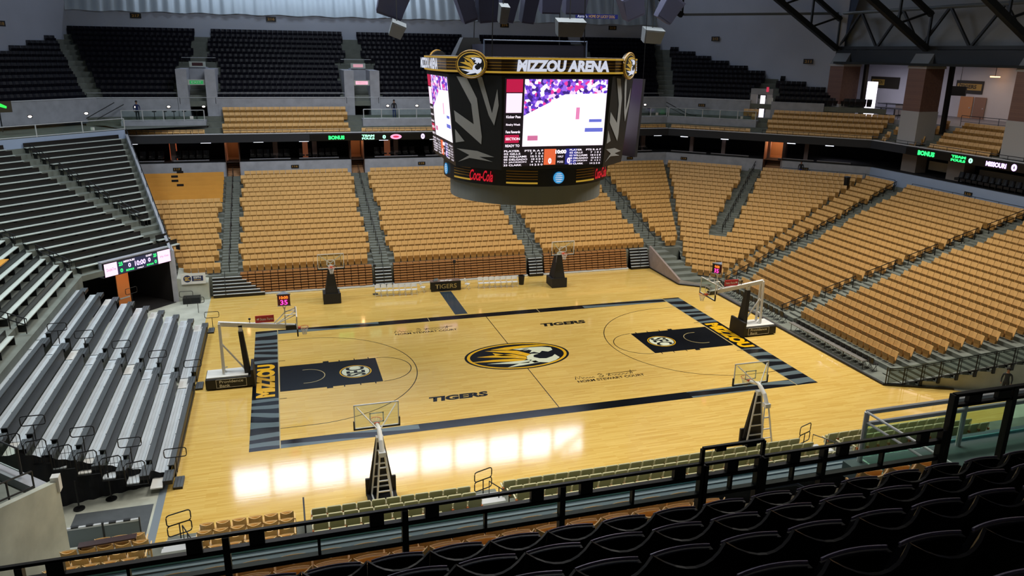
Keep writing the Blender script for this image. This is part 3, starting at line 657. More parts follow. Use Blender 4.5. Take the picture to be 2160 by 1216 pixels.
# ---------------------------------------------------------------- left side: portable bleachers, fixed benches
BT, BR = .86, .37
def bleacher(name, y0, y1, n, lab, k00=0):
    t = empty(name, (-18.75, (y0+y1)/2, 0), 0, lab, 'bleachers', 'silver portable bleachers on the left'); h = (y1-y0)/2
    for k in range(n):
        x = -BT*k; z = .30+BR*k
        d = MB()
        for q in range(4): d.box(x-.86+.14*q, -h, z-.04, x-.86+.14*q+.132, h, z)       # deck planks
        d.build('deck', M_alu, t)
        s = MB(); s.box(x-.24, -h, z+.28, x-.02, h, z+.33)
        s.build('bench_seat', M_bench, t)
        s = MB(); s.box(x-.25, -h, z-.06, x-.22, h, z+.28); s.box(x-.04, -h, z-.3, x-.01, h, z+.27)
        s.build('riser', M_bk, t)
        s = MB(); m = max(1, int(2*h/1.45))
        for q in range(m): ya = -h+2*h*q/m; s.box(x-.30, ya+.04, z+.27, x-.255, ya+2*h/m-.06, z+.32)
        s.build('rear_trim', M_whit2, t)
    MB().box(-.02, -h, .02, .02, h, .2).build('kick_board', M_bk, t)
    return t
bleacher('bleacher_bank', -9.9, -.75, 9, 'silver bleacher bank nearer the camera, left of the court')
bleacher('bleacher_bank', .75, 8.6, 9, 'silver bleacher bank farther from the camera, left of the court')
def step_run(yc, lab, n=9, wd=1.3):
    t = empty('bleacher_steps', (-18.75, yc, 0), 0, lab, 'steps', 'grooved steps of the silver bleachers')
    for k in range(-1, n):
        x = -BT*k; z = .30+BR*k
        if k >= 0: MB().box(x-.86, -wd/2, z-.05, x-.38, wd/2, z).build('landing', M_white if k % 3 == 0 else M_alu, t)
        s = MB(); zz = z+.18
        for q in range(3): s.box(x-.38-(.48 if k < 0 else 0)+.13*q, -wd*.36, zz-.02, x-.38-(.48 if k < 0 else 0)+.13*q+.115, wd*.36, zz)
        s.build('tread', M_bench, t)
        MB().box(x-.38-(.48 if k < 0 else 0), -wd*.36, max(0, zz-.2), x-(.48 if k < 0 else 0), wd*.36, zz-.02).build('tread_box', M_bk, t)
for yc, lab in ((0, 'grooved steps between the two silver bleacher banks'), (9.25, 'grooved steps at the far end of the silver bleachers'), (-10.5, 'grooved steps at the near end of the silver bleachers')): step_run(yc, lab)
def paddle(x, y, z, lab, group, rz=0, h=.95, w_=.9, two=False):
    t = empty('hand_loop', (x, y, z), rz, lab, 'handrail', group)
    def lp(zc): 
        pts = []
        for cx, cz, a0 in ((w_/2-.1, .11, 0), (-w_/2+.1, .11, 90), (-w_/2+.1, -.11, 180), (w_/2-.1, -.11, 270)):
            for s in range(4): a = math.radians(a0+30*s); pts.append((cx+.1*math.cos(a), 0, zc+cz+.1*math.sin(a)))
        return MB().tube(pts, .022, closed=True)
    lp(h).build('loop', M_bk, t)
    if two: lp(h-.42).build('loop', M_bk, t)
    MB().tube([(0, 0, 0), (0, 0, h-.2)], .022).build('post', M_bk, t)
    return t
for i, k in enumerate((0, 2, 4, 6, 7.4)): paddle(-18.75-BT*k-.1, .45, .3+BR*k, 'black loop handrail on the middle bleacher steps, %s from the court' % words(i+1), 'loop rails of the middle bleacher steps')
for i, k in enumerate((0, 2, 4, 6, 8)): paddle(-18.75-BT*k+.1, -10.0, .3+BR*k, 'black loop handrail at the near bleacher end, %s from the court' % words(i+1), 'loop rails of the near bleacher end')
paddle(-18.5, 9.9, 0, 'black loop handrail standing at the far bleacher corner', 'loop rails of the far bleacher end'); 
for i in range(7):   # end frames with rods
    k = i+1; x = -18.75-BT*k; z = .3+BR*k
    t = empty('end_guard', (x-.43, -11.25, z), 0, 'black tube end guard of the silver bleachers, %s row' % words(k+1), 'guard rail', 'end guards of the silver bleachers')
    MB().tube([(-.4, 0, -.05), (-.42, 0, .85), (-.3, 0, .98), (.3, 0, 1.04), (.38, 0, .95), (.42, 0, -.05)], .025, closed=True).build('frame', M_bk, t)
    b = MB()
    for q in range(5): b.tube([(-.3+.14*q, 0, 0), (-.3+.14*q, 0, 1.0)], .008, 4)
    b.build('infill_rod', M_bk, t)
# black end curtain and stanchions
t = empty('end_curtain', (-21.0, -11.3, 0), 0, 'black cloth curtain hung under the near end of the bleachers', 'curtain')
b = MB(); P0 = []; P1 = []
for i in range(61):
    f = i/60; x = 2.1-6.3*f; y = 1.15-.6*f*1.0 - .9*f+.05*math.sin(i*1.3); P0.append((x, y, 0)); P1.append((x, y, .35+2.9*f if f < .8 else 2.75))
b.loft(P0, P1, closed=False); b.build('cloth', mat('black_cloth', '15171b', .9), t, smooth=True)
for i, (x, y) in enumerate(((-21.13, -11.05), (-22.25, -11.5))):
    t = empty('stanchion', (x, y, 0), 0, 'black round-base stanchion in front of the curtain, the one %s the court' % ('nearer' if i == 0 else 'farther from'), 'stanchion', 'curtain stanchions')
    MB().prism([(.22*math.cos(a*math.pi/8), .22*math.sin(a*math.pi/8)) for a in range(16)], 0, .04).build('base', M_bk, t); MB().tube([(0, 0, .04), (0, 0, 1.3)], .03).build('pole', M_bk, t)
tag(MB().box(-22.3, -14.2, -.003, -19.4, -11.9, .01).build('floor_mat', M_rubber), 'large dark grey rubber mat on the concrete beside the court', 'mat')
for i in range(2):
    t = empty('barrier_panel', (-21.4+1.28*i, -14.35, 0), 0.02, 'grey low barrier panel behind the mat, the %s one' % ('left' if i == 0 else 'right'), 'barrier', 'grey barrier panels')
    MB().box(-.6, -.03, .08, .6, .03, .82).build('panel', mat('barrier_grey', '6c787c', .6), t); MB().box(-.6, -.05, .82, .6, .05, .9).build('top_cap', M_whit2, t)
    for x in (-.62, .62): MB().box(x-.02, -.04, 0, x+.02, .04, .95).build('post', M_bk, t)
    for x in (-.3, .2): MB().box(x-.12, -.06, .88, x+.12, .06, .94).build('clip', M_bk, t)
# fixed benches: left end rows and the left corner section
ZL0, LTR, LRS = 3.68, .80, .375
mL = lambda v: (-v.x, v.y, v.z)
LD0 = 8.0
def zl(k): return ZL0+LRS*k
NL = 18
# corner section: row lines run at 45 degrees between crease (C2 mirrored) and the section's right edge
def LC2(d): v = C2(d); return Vector((-v.x, v.y, 0))
EA, EB = Vector((-21.55, 16.55, 0)), Vector((-26.2, 32.6, 0))     # right edge in plan
def LC2n(d): return LC2(d)-Vector((1.1, 1.1, 0))
def LED_(d):    # right edge of row at offset d along the 45 line
    A = LC2(d); u = Vector((S2, S2, 0)); w_ = EB-EA; den = u.x*w_.y-u.y*w_.x; t_ = ((EA.x-A.x)*w_.y-(EA.y-A.y)*w_.x)/den; return A+u*t_
dl0 = (21.55+16.55-29.1)/1.414
def crow(k): return dl0+.1+LTR*k
tier('floor_tier_left_corner', [LC2n, LED_], (0, NL+1), d0=dl0, tr=LTR, zf=zl)
tier('floor_tier_left', [lambda d: Vector((-20.0-d, -12.5, 0)), LC2n], (0, NL+1), d0=dl0, tr=LTR, zf=zl, wallbot=0)
def bench(A, B_, z, nrm, lab, group, m=M_aluw):
    L = (B_-A).length
    if L < .6: return
    rz = math.atan2((B_-A).y, (B_-A).x); o = empty('bench', (A+B_)/2+Vector((0, 0, z)), rz, lab, 'bench', group)
    sgn = 1 if Vector((-math.sin(rz), math.cos(rz), 0)).dot(nrm) > 0 else -1
    y0 = .02*sgn; y1 = .34*sgn; ya, yb = sorted((y0, y1))
    MB().box(-L/2, ya, .40, L/2, yb, .45).build('seat_plank', m, o)
    ya, yb = sorted((.36*sgn, .40*sgn)); MB().box(-L/2, ya, .30, L/2, yb, .78).build('backrest', M_bk, o)
    n = max(2, int(L/1.8))
    for i in range(n+1): x = -L/2+.1+(L-.2)*i/n; MB().box(x-.03, min(0, .38*sgn), 0, x+.03, max(0, .38*sgn), .40).build('bracket', M_bk, o)
NFm = Vector((-S2, S2, 0)); NEm = Vector((-1, 0, 0))
AISL = (Vector((-23.9, 19.0, 0)), Vector((-32.6, 25.2, 0)))
for k in range(NL):
    d = dl0+LTR*k+.42; A, B_ = LC2n(d), LED_(d); u = (B_-A).normalized()
    p, q = AISL; w_ = q-p; den = u.x*w_.y-u.y*w_.x; ta = ((p.x-A.x)*w_.y-(p.y-A.y)*w_.x)/den
    hw = .75
    bench(A+u*(ta+hw), B_-u*.5, zl(k)+0, NFm, 'pale bench with black back in the left corner, row %d, right of the aisle' % (k+1), 'benches right of the corner aisle')
    bench(A+u*.35, A+u*(ta-hw), zl(k), NFm, 'pale bench with black back in the left corner, row %d, left of the aisle' % (k+1), 'benches left of the corner aisle')
    X = -20.0-d
    if k < 13:
        C_ = LC2n(d)
        bench(Vector((X, C_.y-.4, 0)), Vector((X, .9, 0)), zl(k), NEm, 'pale bench with black back behind the silver bleachers, row %d' % (k+1), 'benches behind the silver bleachers', M_aluw)
        if k < 5: bench(Vector((X, -.9, 0)), Vector((X, -9.5, 0)), zl(k), NEm, 'pale bench behind the nearer silver bleacher bank, row %d' % (k+1), 'benches behind the nearer bank')
for j, (ka, ya, yb) in enumerate(((4, 9.2, 4.0), (5, 8.6, 4.4))):
    d = dl0+LTR*ka+.42; X = -20.0-d
    tag(MB().box(X+.0, yb, zl(ka)+.46, X+.42, ya, zl(ka)+.52).box(X-.4, yb, zl(ka)+.46, X-.34, ya, zl(ka)+.9).build('bench_cover', M_tan2), 'tan cover lying on a bench behind the bleachers, the %s one' % ('nearer' if j == 0 else 'farther'), 'bench cover', 'tan bench covers')
# stair rails in the corner aisle
for j in range(4):
    f0, f1 = j*.25+.02, j*.25+.2; p = AISL[0].lerp(AISL[1], f0); e = AISL[0].lerp(AISL[1], f1); kk = lambda v: ((-v.x+v.y-29.1)/1.414-dl0)/LTR
    p.z = zl(kk(p)); e.z = zl(kk(e)); off = Vector((.35, .35, 0)); loop_rail(p+off, e+off, 'black handrail in the left corner aisle, %s flight' % words(j+1), 'rails of the left corner aisle', .9)
for j, (k0_, k1_) in enumerate(((0.3, 3), (4.5, 7))):
    dA, dB = dl0+LTR*k0_+.3, dl0+LTR*k1_+.3; p = LC2n(dA)+Vector((0, 0, zl(k0_))); e = LC2n(dB)+Vector((0, 0, zl(k1_))); loop_rail(p, e, 'black handrail where the corner and end benches meet, %s' % ('lower' if j == 0 else 'upper'), 'rails at the bench crease', .9)
for j, (k0_, k1_) in enumerate(((0, 2), (2.6, 4.5))):
    loop_rail((-20.0-dl0-LTR*k0_-.2, .5, zl(k0_)), (-20.0-dl0-LTR*k1_-.2, .5, zl(k1_)), 'black handrail above the silver bleachers, %s' % ('lower' if j == 0 else 'upper'), 'rails above the bleachers', .85)
# right edge wall of the corner section, towards the far stand
b = MB(); e = MB(); kq = lambda v: ((-v.x+v.y-29.1)/1.414-dl0)/LTR
for i in range(20):
    p, q = EA.lerp(EB, i/20), EA.lerp(EB, (i+1)/20); za, zb_ = zl(max(0, kq(p))), zl(kq(q))
    n = Vector((.25, .07, 0)); b.hexa([(p.x, p.y, 0), (p.x+n.x, p.y+n.y, 0), (q.x+n.x, q.y+n.y, 0), (q.x, q.y, 0)], [(p.x, p.y, za+.25), (p.x+n.x, p.y+n.y, za+.25), (q.x+n.x, q.y+n.y, zb_+.25), (q.x, q.y, zb_+.25)])
struct(b.build('wall_corner_edge', M_conc))
pa = EA+Vector((.12, 0, zl(0)+.25)); pb = EB+Vector((.12, 0, zl(kq(EB))+.25)); O = pa.copy()
t = empty('edge_rail', O, 0, 'dark rail down the right edge of the left corner benches', 'handrail')
MB().tube([(0, 0, .45), tuple(pb-O+Vector((0, 0, .45)))], .035).build('top_rail', M_bk, t)
for i in range(9): p = (pb-O)*(i/8); MB().tube([tuple(p), tuple(p+Vector((0, 0, .45)))], .02).build('post', M_bk, t)
# platform with white rail above the left corner benches
zp = zl(NL)
dq = dl0+LTR*(NL+.2)
A, B_ = LC2(dq), LED_(dq)
wallpoly('wall_left_platform', [xy(A), xy(B_)], zp-.6, zp+.75, M_wallb)
struct(MB().add([(A.x, A.y, zp+.76), (B_.x, B_.y, zp+.76), (B_.x-4, B_.y+7, zp+.76), (A.x-6, A.y+6, zp+.76)], [(0, 1, 2, 3)]).add([(-31, 38.3, zp+.76), (B_.x, B_.y, zp+.76), (-19.5, 35.6, zp+.76), (-19.5, 38.3, zp+.76)], [(0, 1, 2, 3)]).build('floor_left_concourse', M_tier))
def white_rail(p, q, z, lab, n=5, h=.95):
    p, q = Vector((p[0], p[1], z)), Vector((q[0], q[1], z)); t = empty('white_guard_rail', p, 0, lab, 'guard rail', 'white rails of the accessible platforms'); d = q-p
    Z = Vector((0, 0, 1)); MB().tube([Z*h, d+Z*h], .035).build('top_rail', M_whit2, t); MB().tube([Z*.08, d+Z*.08], .04).build('bottom_rail', M_whit2, t)
    for i in range(n+1):
        m = d*(i/n); MB().tube([m, m+Z*h], .05).build('post', M_whit2, t)
    MB().add([Z*.12, d+Z*.12, d+Z*(h-.05), Z*(h-.05)], [(0, 1, 2, 3)]).build('glass_panel', M_glass, t)
    m = d*.85; MB().box(m.x-.2, m.y-.06, .16, m.x+.1, m.y-.03, .42).build('notice', M_white, t)
white_rail(xy(A), xy(B_), zp+.76, 'white rail above the left corner benches', 5)
YP = 11+24.9
def platform(a, c, lab, n):
    struct(MB().box(a, YP, 10.4, c, 11+DU, 11.62).build('floor_platform', M_conc)); white_rail((a+.1, YP+.1), (c-.1, YP+.1), 11.62, lab, n)
platform(-27, -19.75, 'white rail above the far left balcony row', 4); platform(-5.2, 7.3, 'white rail left of the scoreboard above the balcony row', 7)
platform(20.1, C1(25).x, 'white rail right of the scoreboard above the balcony row', 4)
p, q = C1(24.9), PF(9.6, 24.9); b = MB(); n = (C2(25)-C1(25)).normalized(); nn = Vector((S2, S2, 0))*2.4
struct(b.hexa([(p.x, p.y, 10.4), (q.x, q.y, 10.4), (q.x+nn.x, q.y+nn.y, 10.4), (p.x+nn.x, p.y+nn.y, 10.4)], [(p.x, p.y, 11.62), (q.x, q.y, 11.62), (q.x+nn.x, q.y+nn.y, 11.62), (p.x+nn.x, p.y+nn.y, 11.62)]).build('floor_platform', M_conc))
white_rail(xy(p+n*.1), xy(q-n*.1), 11.62, 'white rail along the right corner balcony platform', 5)
# little bar stools/lamps on the platforms
i = 0
for x in (-25.8, -24.3, -23.4, -22.6, -21.7, -20.6, 21.6, 22.8, 24.4, 25.5, 26.6):
    i += 1; t = empty('bar_stool', (x, YP+1.4, 11.62), 0, 'dark bar stool on the far platform, %s from the left' % words(i), 'stool', 'bar stools on the far platforms')
    MB().prism([(.19*math.cos(a*math.pi/6), .19*math.sin(a*math.pi/6)) for a in range(12)], .72, .8).build('seat', M_bk, t); MB().tube([(0, 0, 0), (0, 0, .72)], .03).build('pedestal', M_bk, t)
    MB().prism([(.17*math.cos(a*math.pi/6), .17*math.sin(a*math.pi/6)) for a in range(12)], 0, .03).build('foot', M_bk, t)
i = 0
for x, y in ((-32, 27.5), (-28.6, 30.5), (-26, 11+DU-.06), (-23.1, 11+DU-.06), (-20.0, 11+DU-.06), (-2.4, 11+DU-.06), (.6, 11+DU-.06), (3.8, 11+DU-.06), (21, 11+DU-.06), (23.4, 11+DU-.06), (26.5, 11+DU-.06)):
    i += 1; t = empty('step_light', (x, y-.0, 12.75), 0, 'small bright wall light under the upper deck, %s from the left' % words(i), 'lamp', 'small wall lights under the upper deck')
    MB().prism([(.14*math.cos(a*math.pi/5), .08*math.sin(a*math.pi/5)) for a in range(10)], 0, .02, lambda a_, c_, z_: (a_, -z_-.04, c_)).build('lens', emis('warm_white', 'ffe9d8', 5), t)
    MB().box(-.17, -.04, -.1, .17, .03, .1).build('housing', M_dk, t)
# upper deck front rails
i = 0
for a, c in ((-30, -21.3), (-19.5, -5.8), (-4.0, 8.3), (10, 21.4), (23, 28.8)):
    i += 1; t = empty('front_rail', (a, 11+DU+.12, ZU), 0, 'thin pale rail along the front of the far upper deck, %s section from the left' % words(i), 'guard rail', 'front rails of the far upper deck')
    MB().tube([(0, 0, .45), (c-a, 0, .45)], .025).build('top_rail', M_whit2, t)
    for j in range(int((c-a)/2)+1): MB().tube([(min(c-a, j*2), 0, 0), (min(c-a, j*2), 0, .45)], .02).build('post', M_bk, t)
i = 0
for a, c in ((-27, -19.9), (-18.2, -6.9), (-5.2, 5.9), (7.6, 18.4), (20.1, 27)):
    i += 1; t = empty('front_rail', (a, 11+DF+.2, fz1+.05), 0, 'low black rail on the edge of the far balcony, %s section from the left' % words(i), 'guard rail', 'low rails on the balcony edge')
    MB().tube([(0, 0, .3), (c-a, 0, .3)], .03).build('top_rail', M_bk, t)
    for j in range(int((c-a)/1.5)+1): MB().tube([(min(c-a, j*1.5), 0, 0), (min(c-a, j*1.5), 0, .3)], .02).build('post', M_bk, t)
p = C2(DF+.2); q = Vector((18.9+DF+.2, -4, 0))
for a, c, lab in ((C1(DF+.2), PF(8.2, DF+.2), 'left part of the corner balcony'), (PF(9.9, DF+.2), C2(DF+.2), 'right part of the corner balcony'), (C2(DF+.2), q, 'right balcony')):
    t = empty('front_rail', a+Vector((0, 0, fz1+.05)), 0, 'low black rail on the edge of the '+lab, 'guard rail', 'low rails on the corner balcony edge'); d = c-a
    MB().tube([(0, 0, .32), tuple(d+Vector((0, 0, .32)))], .03).build('top_rail', M_bk, t)
    for j in range(int(d.length/1.5)+1): m = d.normalized()*min(d.length, j*1.5); MB().tube([tuple(m), tuple(m+Vector((0, 0, .32)))], .02).build('post', M_bk, t)
# ---------------------------------------------------------------- near side: lower seats, balcony, foreground deck
def lathe(b, prof, n=16, c=(0, 0, 0)):
    vs = []; m = len(prof)
    for i in range(n):
        a = 2*math.pi*i/n; vs += [(c[0]+r*math.cos(a), c[1]+r*math.sin(a), c[2]+z) for r, z in prof]
    b.add(vs, [(i*m+j, ((i+1) % n)*m+j, ((i+1) % n)*m+j+1, i*m+j+1) for i in range(n) for j in range(m-1)]); return b
def seat_proto(name, m, kind, cat):
    t = empty(name, (0, 0, -50), 0, 'x', cat)
    if kind == 'khaki':      # flat padded chair on retractable platform
        b = MB(); grid_shell(b, .47, .36, .90, -.04, -.14, .0, .0, .06, 2, 2); b.build('backrest', M_khaki, t)
        b = MB(); b.tube([(-.235, -.17, .5), (-.24, -.215, .88), (-.2, -.225, .915), (.2, -.225, .915), (.24, -.215, .88), (.235, -.17, .5)], .016, 5); b.build('edge_piping', M_cream, t)
        b = MB(); grid_shell(b, .44, .36, .74, .10, .06, .0, .0, .09, 2, 1); b.build('seat_pan', M_khaki, t)
        for s in (-1, 1):
            b = MB(); b.bar((s*.255, -.12, .62), (s*.255, .18, .62), .05, .04); b.bar((s*.255, -.05, .0), (s*.255, -.05, .62), .05, .03); a = b.build('armrest', M_cream, t)
            MB().box(s*.255-.035, -.24, .55, s*.255+.035, -.16, .64).build('hinge', M_hinge, a)
    else:
        mm = {'tan': M_tan, 'slat': mat('slat_tan', 'e8c484', .5), 'black': M_black}[kind]
        bow, dip = (.09, .075) if kind != 'slat' else (.08, .05)
        b = MB(); grid_shell(b, {'slat': .46, 'tan': .50}.get(kind, .525), .40, .92, -.05, -.20, bow, dip, .025, 8, 3)
        a = b.build('backrest', mm, t, smooth=False)
        if kind == 'slat':
            b = MB()
            for i in range(7):
                x = -.18+.06*i; b.bar((x, -.165+.0+.08*(x/.25)**2, .50), (x, -.215+.08*(x/.25)**2, .64), .012, .012)
            b.build('back_slot', mat('slot_brown', '8f6a38', .6), a)
        b = MB(); grid_shell(b, .42 if kind == 'slat' else .46, .42, .82, .12, .02, -.03, -.0, .04, 8, 2); b.build('seat_pan', mm, t)
        b = MB(); pts = [(-.22+.44*i/8, .015-.03*((i-4)/4)**2, .835) for i in range(9)]; b.tube(pts, .011, 5); b.build('pan_edge', {'black': mat('pan_edge_highlight', 'a89ab4', .22)}.get(kind, mm), t)  # on black seats the pale edge paints in the scoreboard's pinkish highlight
        for s in (-1, 1):
            b = MB(); b.bar((s*.262, -.10, .0), (s*.262, -.10, .60), .03, .06); b.bar((s*.262, -.16, .60), (s*.262, .16, .64), .035, .03); b.build('arm_standard', M_bk if kind == 'black' else mm, t)
        for s in (-1, 1): lathe(MB(), [(0, .0), (.022, 0), (.022, .02), (0, .02)], 8, (s*.235, -.12, .5)).build('hinge', M_whit2 if kind == 'black' else M_hinge, t)
    return t
used = {}
protos = {}
def put(kind, name, cat, loc, rz, label, group):
    if kind not in protos:
        o = seat_proto(name, None, kind, cat); protos[kind] = o; o.location = loc; o.rotation_euler = (0, 0, rz)
    else: o = copytree(protos[kind], loc, rz)
    o['label'] = label; o['group'] = group; o['category'] = cat; return o
# lower near rows (mirror of the far stand); they face the court (+y)
P = .53
NY = lambda k: -(11+D0+TR*k+.30)
def nearrow(kind, name, k, xa, xb, lab, grp, gaps=(), pitch=P):
    n = int((xb-xa)/pitch); j = 0
    for i in range(n):
        x = xa+pitch*(i+.5)
        if any(a < x < c for a, c in gaps): continue
        j += 1; put(kind, name, 'seat', (x, NY(k), zt(k)), 0, '%s, %s from left, %s row' % (lab, words(i+1), words(k-5)), grp)
for k in (6, 7, 8, 9):
    nearrow('khaki', 'khaki_folding_chair', k, -13.2, -7.2 if k < 9 else -8.6, 'khaki folding seat left of the court-side steps', 'khaki seats left of the steps')
    nearrow('khaki', 'khaki_folding_chair', k, -6.1, 7.4, 'khaki folding seat right of the court-side steps', 'khaki seats between the steps')
    if k < 9: nearrow('khaki', 'khaki_folding_chair', k, 8.6, 15.6, 'khaki folding seat beyond the white platform rail', 'khaki seats at the right')
    nearrow('slat', 'slatted_chair', k, -16.95, -13.6, 'tan slat-backed seat beside the khaki seats', 'tan slat-backed seats right of the loop rail')
    nearrow('slat', 'slatted_chair', k, -21.0 if k > 6 else -20.2, -18.3, 'tan slat-backed seat by the concrete wall', 'tan slat-backed seats by the wall')
# court-side step units with loop rails
for x0, nm in ((-6.65, 'middle'), (-17.6, 'left'), (8.0, 'right')):
    t = empty('court_steps', (x0, -17.0, 0), 0, 'white-edged steps down to the court, the %s set' % nm, 'steps', 'steps down to the court')
    for i in range(6): MB().box(-.5, .4-.0-.86*i-.86+.86, 0, .5, .4-.86*i, 1.45+RS*(i-1)*1.0 if i else 1.3).build('tread', M_tier, t) if False else MB().box(-.5, -.45-.43*i, 1.3, .5, -.02-.43*i, 1.62+.131*i).build('tread', M_whit2 if i in (1, 2, 3) else M_tier, t)
    paddle(x0-.05, -17.25, 1.5, 'black double loop handrail at the %s court-side steps' % nm, 'double loop rails', .35, .95, .8, True)
    tt = empty('slope_rail', (x0+.3, -17.6, 1.6), 0, 'black sloping handrail on the %s court-side steps' % nm, 'handrail', 'sloping rails')
    MB().tube([(-.2, 0, 0), (-.2, 0, .75), (.25, -1.2, .85), (.25, -1.2, .1)], .022).build('rail', M_bk, tt); MB().tube([(0.02, -.6, .0), (0.02, -.6, .8)], .02).build('post', M_bk, tt)
tag(MB().box(-13.47, -18.9, 1.3, -13.41, -17.2, 2.55).build('divider_post', M_bk), 'black upright divider between tan slatted and khaki seats', 'divider')
# near-left concrete wall and its rails
wn = Vector((-.27, -.96, 0)); A = Vector((-21.3, -16.6, 0)); B_ = A+wn*9
struct(MB().hexa([(A.x, A.y, 0), (A.x-.25, A.y+.1, 0), (B_.x-.25, B_.y, 0), (B_.x, B_.y, 0)], [(A.x, A.y, 4.1), (A.x-.25, A.y+.1, 4.1), (B_.x-.25, B_.y, 6.7), (B_.x, B_.y, 6.7)]).build('wall_near_left', M_concg))
tag(MB().box(-21.5, -16.72, 3.75, -21.25, -16.42, 4.3).build('led_header_end', M_white), 'white end cap of the header over the near left tunnel', 'end cap')
struct(MB().hexa([(-21.5, -16.6, 0), (-25.2, -12.9, 0), (-25.5, -13.2, 0), (-21.8, -16.9, 0)], [(-21.5, -16.6, 4.0), (-25.2, -12.9, 4.0), (-25.5, -13.2, 4.0), (-21.8, -16.9, 4.0)]).build('wall_near_header', M_conc))
tier('floor_tier_near_corner', [LC2n, LED_], (0, 9), d0=dl0, tr=LTR, zf=zl, mirror=mY)
t = empty('glass_guard', (-22.6, -15.8, 4.1), 0, 'dark-framed glass guard rail above the near left tunnel', 'guard rail')
for a, c in (((0, 0, 0), (-1.6, 1.6, 0)), ((-1.6, 1.6, 0), (-3.6, 3.5, 0))):
    a, c = Vector(a), Vector(c); Z = Vector((0, 0, 1)); MB().tube([a+Z, c+Z], .03).build('top_rail', M_bk, t); MB().tube([a+Z*.1, c+Z*.1], .03).build('bottom_rail', M_whit2, t)
    MB().tube([a, a+Z*1.0], .05).build('post', M_bk, t); MB().add([a+Z*.1, c+Z*.1, c+Z*.95, a+Z*.95], [(0, 1, 2, 3)]).build('glass_panel', M_glass, t)
t = empty('wall_top_rail', (-21.5, -17.0, 4.2), 0, 'dark mesh rail on top of the near left concrete wall', 'guard rail')
for h in (.2, .75): MB().tube([(-.3, -.3, h), (-1.0, -2.6, h+.7)], .03).build('rail', M_bk, t)
for f in (0, .5, 1): MB().tube([(-.3-.7*f, -.3-2.3*f, 0), (-.3-.7*f, -.3-2.3*f, .75+.7*f)], .03).build('post', M_bk, t)
# accessible table in the left tan seats
t = empty('dark_ledge', (-19.6, -18.6, 2.0), .05, 'dark narrow ledge table among the tan slat-backed seats', 'table')
MB().box(-.85, -.14, .78, .85, .14, .83).build('table_top', mat('dark_brown_top', '3a2424', .3), t); 
for x in (-.8, .8): MB().bar((x, 0, 0), (x, 0, .78), .05).build('leg', M_bk, t)
# near balcony
struct(MB().box(-30, -36.4, 9.5, 24, -31.3, 9.85).build('floor_near_balcony', M_tier))
struct(MB().box(-30, -31.75, 9.4, 24, -31.35, 10.32).build('wall_near_fascia', M_slab))
struct(MB().box(-30, -31.8, 10.32, 24, -31.3, 10.37).build('trim_5', mat('ledge_blue', '566878', .5)))
t = empty('ledge_glass', (-3, -31.5, 10.37), 0, 'low glass guard with a pale blue edge along the near balcony front', 'glass guard')
MB().box(-21, -.01, 0, 21, .01, .05).build('glass_edge', mat('glass_edge_cyan', '7fc3cf', .2), t)
MB().box(-21, -.16, -.02, 21, -.10, .02).build('ledge_strip', mat('ledge_mid', '7c8c9c', .5), t)
for k in range(1, 5): struct(MB().box(-30, -36.4, 9.85, -6.4, -33.2-.85*(k-1), 9.85+.42*k).build('floor_near_balcony_step', M_tier))
for r, (y, z) in enumerate(((-32.62, 10.12), (-33.45, 10.5))):
    n = 0
    for i in range(24):
        x = -18.4+.53*i
        if x > -6.9: break
        n += 1; put('tan', 'balcony_chair', 'seat', (x, y, z), 0, 'tan curved seat of the near balcony, %s row, %s from the left' % (words(r+1), words(n)), 'tan curved seats of the near balcony')
    if r == 0:
        for i in range(3): put('tan', 'balcony_chair', 'seat', (-4.5+.53*i-.4, -34.2, 11.1), 0, 'tan curved seat right of the balcony steps, %s from the steps' % words(i+1), 'tan curved seats right of the balcony steps')
# balcony stair rails + white platform rails at right
t = empty('curved_rail', (-5.75, -33.6, 10.4), 0, 'dark bent tube handrail at the balcony steps', 'handrail')
MB().tube([(-.6, .2, .95), (.1, .1, 1.0), (.3, .05, .9), (.34, 0, 0)], .03, 8).build('top_rail', M_rail, t); MB().tube([(-.7, .2, .45), (.3, .02, .42)], .025, 8).build('mid_rail', M_rail, t)
t = empty('curved_rail', (-4.9, -34.9, 11.2), 0, 'dark straight tube handrail with bent end right of the balcony steps', 'handrail')
MB().tube([(0, 0, 0), (0, 0, .85), (.06, 0, .93), (1.35, -.5, .98)], .03, 8).build('rail', M_rail, t)
t = empty('platform_rail', (-3.0, -32.3, 10.6), 0, 'white double-pipe rail of the near accessible platform', 'guard rail'); Z = Vector((0, 0, 1))
struct(MB().box(-3.3, -36.3, 10.3, 24, -31.9, 10.6).build('floor_near_platform', mat('platform_grey', '59686a', .8)))
PA, PB, PC = Vector((0, .3, 0)), Vector((14, .3, 0)), Vector((0, -3.9, 0))
for h in (1.05, .8): MB().tube([PA+Z*h, PB+Z*h], .05, 8).build('front_pipe', M_whit2, t)
for h in (1.05, .85): MB().tube([PA+Z*h, PC+Z*h], .025, 8).build('side_pipe', M_whit2, t)
for f in (0, 2.4, 4.8, 7.2): MB().tube([PA+Vector((f, 0, 0)), PA+Vector((f, 0, 1.05))], .05, 8).build('post', M_whit2, t)
MB().box(-.02, -3.9, .08, .02, .28, .84).build('side_glass', M_glass, t); MB().box(.0, .29, .08, 14, .31, .8).build('front_glass', M_glass, t)
t = empty('folding_chair', (-1.75, -34.6, 10.6), -.5, 'dark grey folding chair on the near platform behind the tall posts', 'chair')
bb = MB(); grid_shell(bb, .44, .52, .86, -.18, -.26, .05, .03, .03, 6, 2); bb.build('backrest', mat('chair_grey', '4a4d4a', .5), t)
MB().box(-.21, -.18, .42, .21, .24, .47).build('seat', MATS['chair_grey'], t)
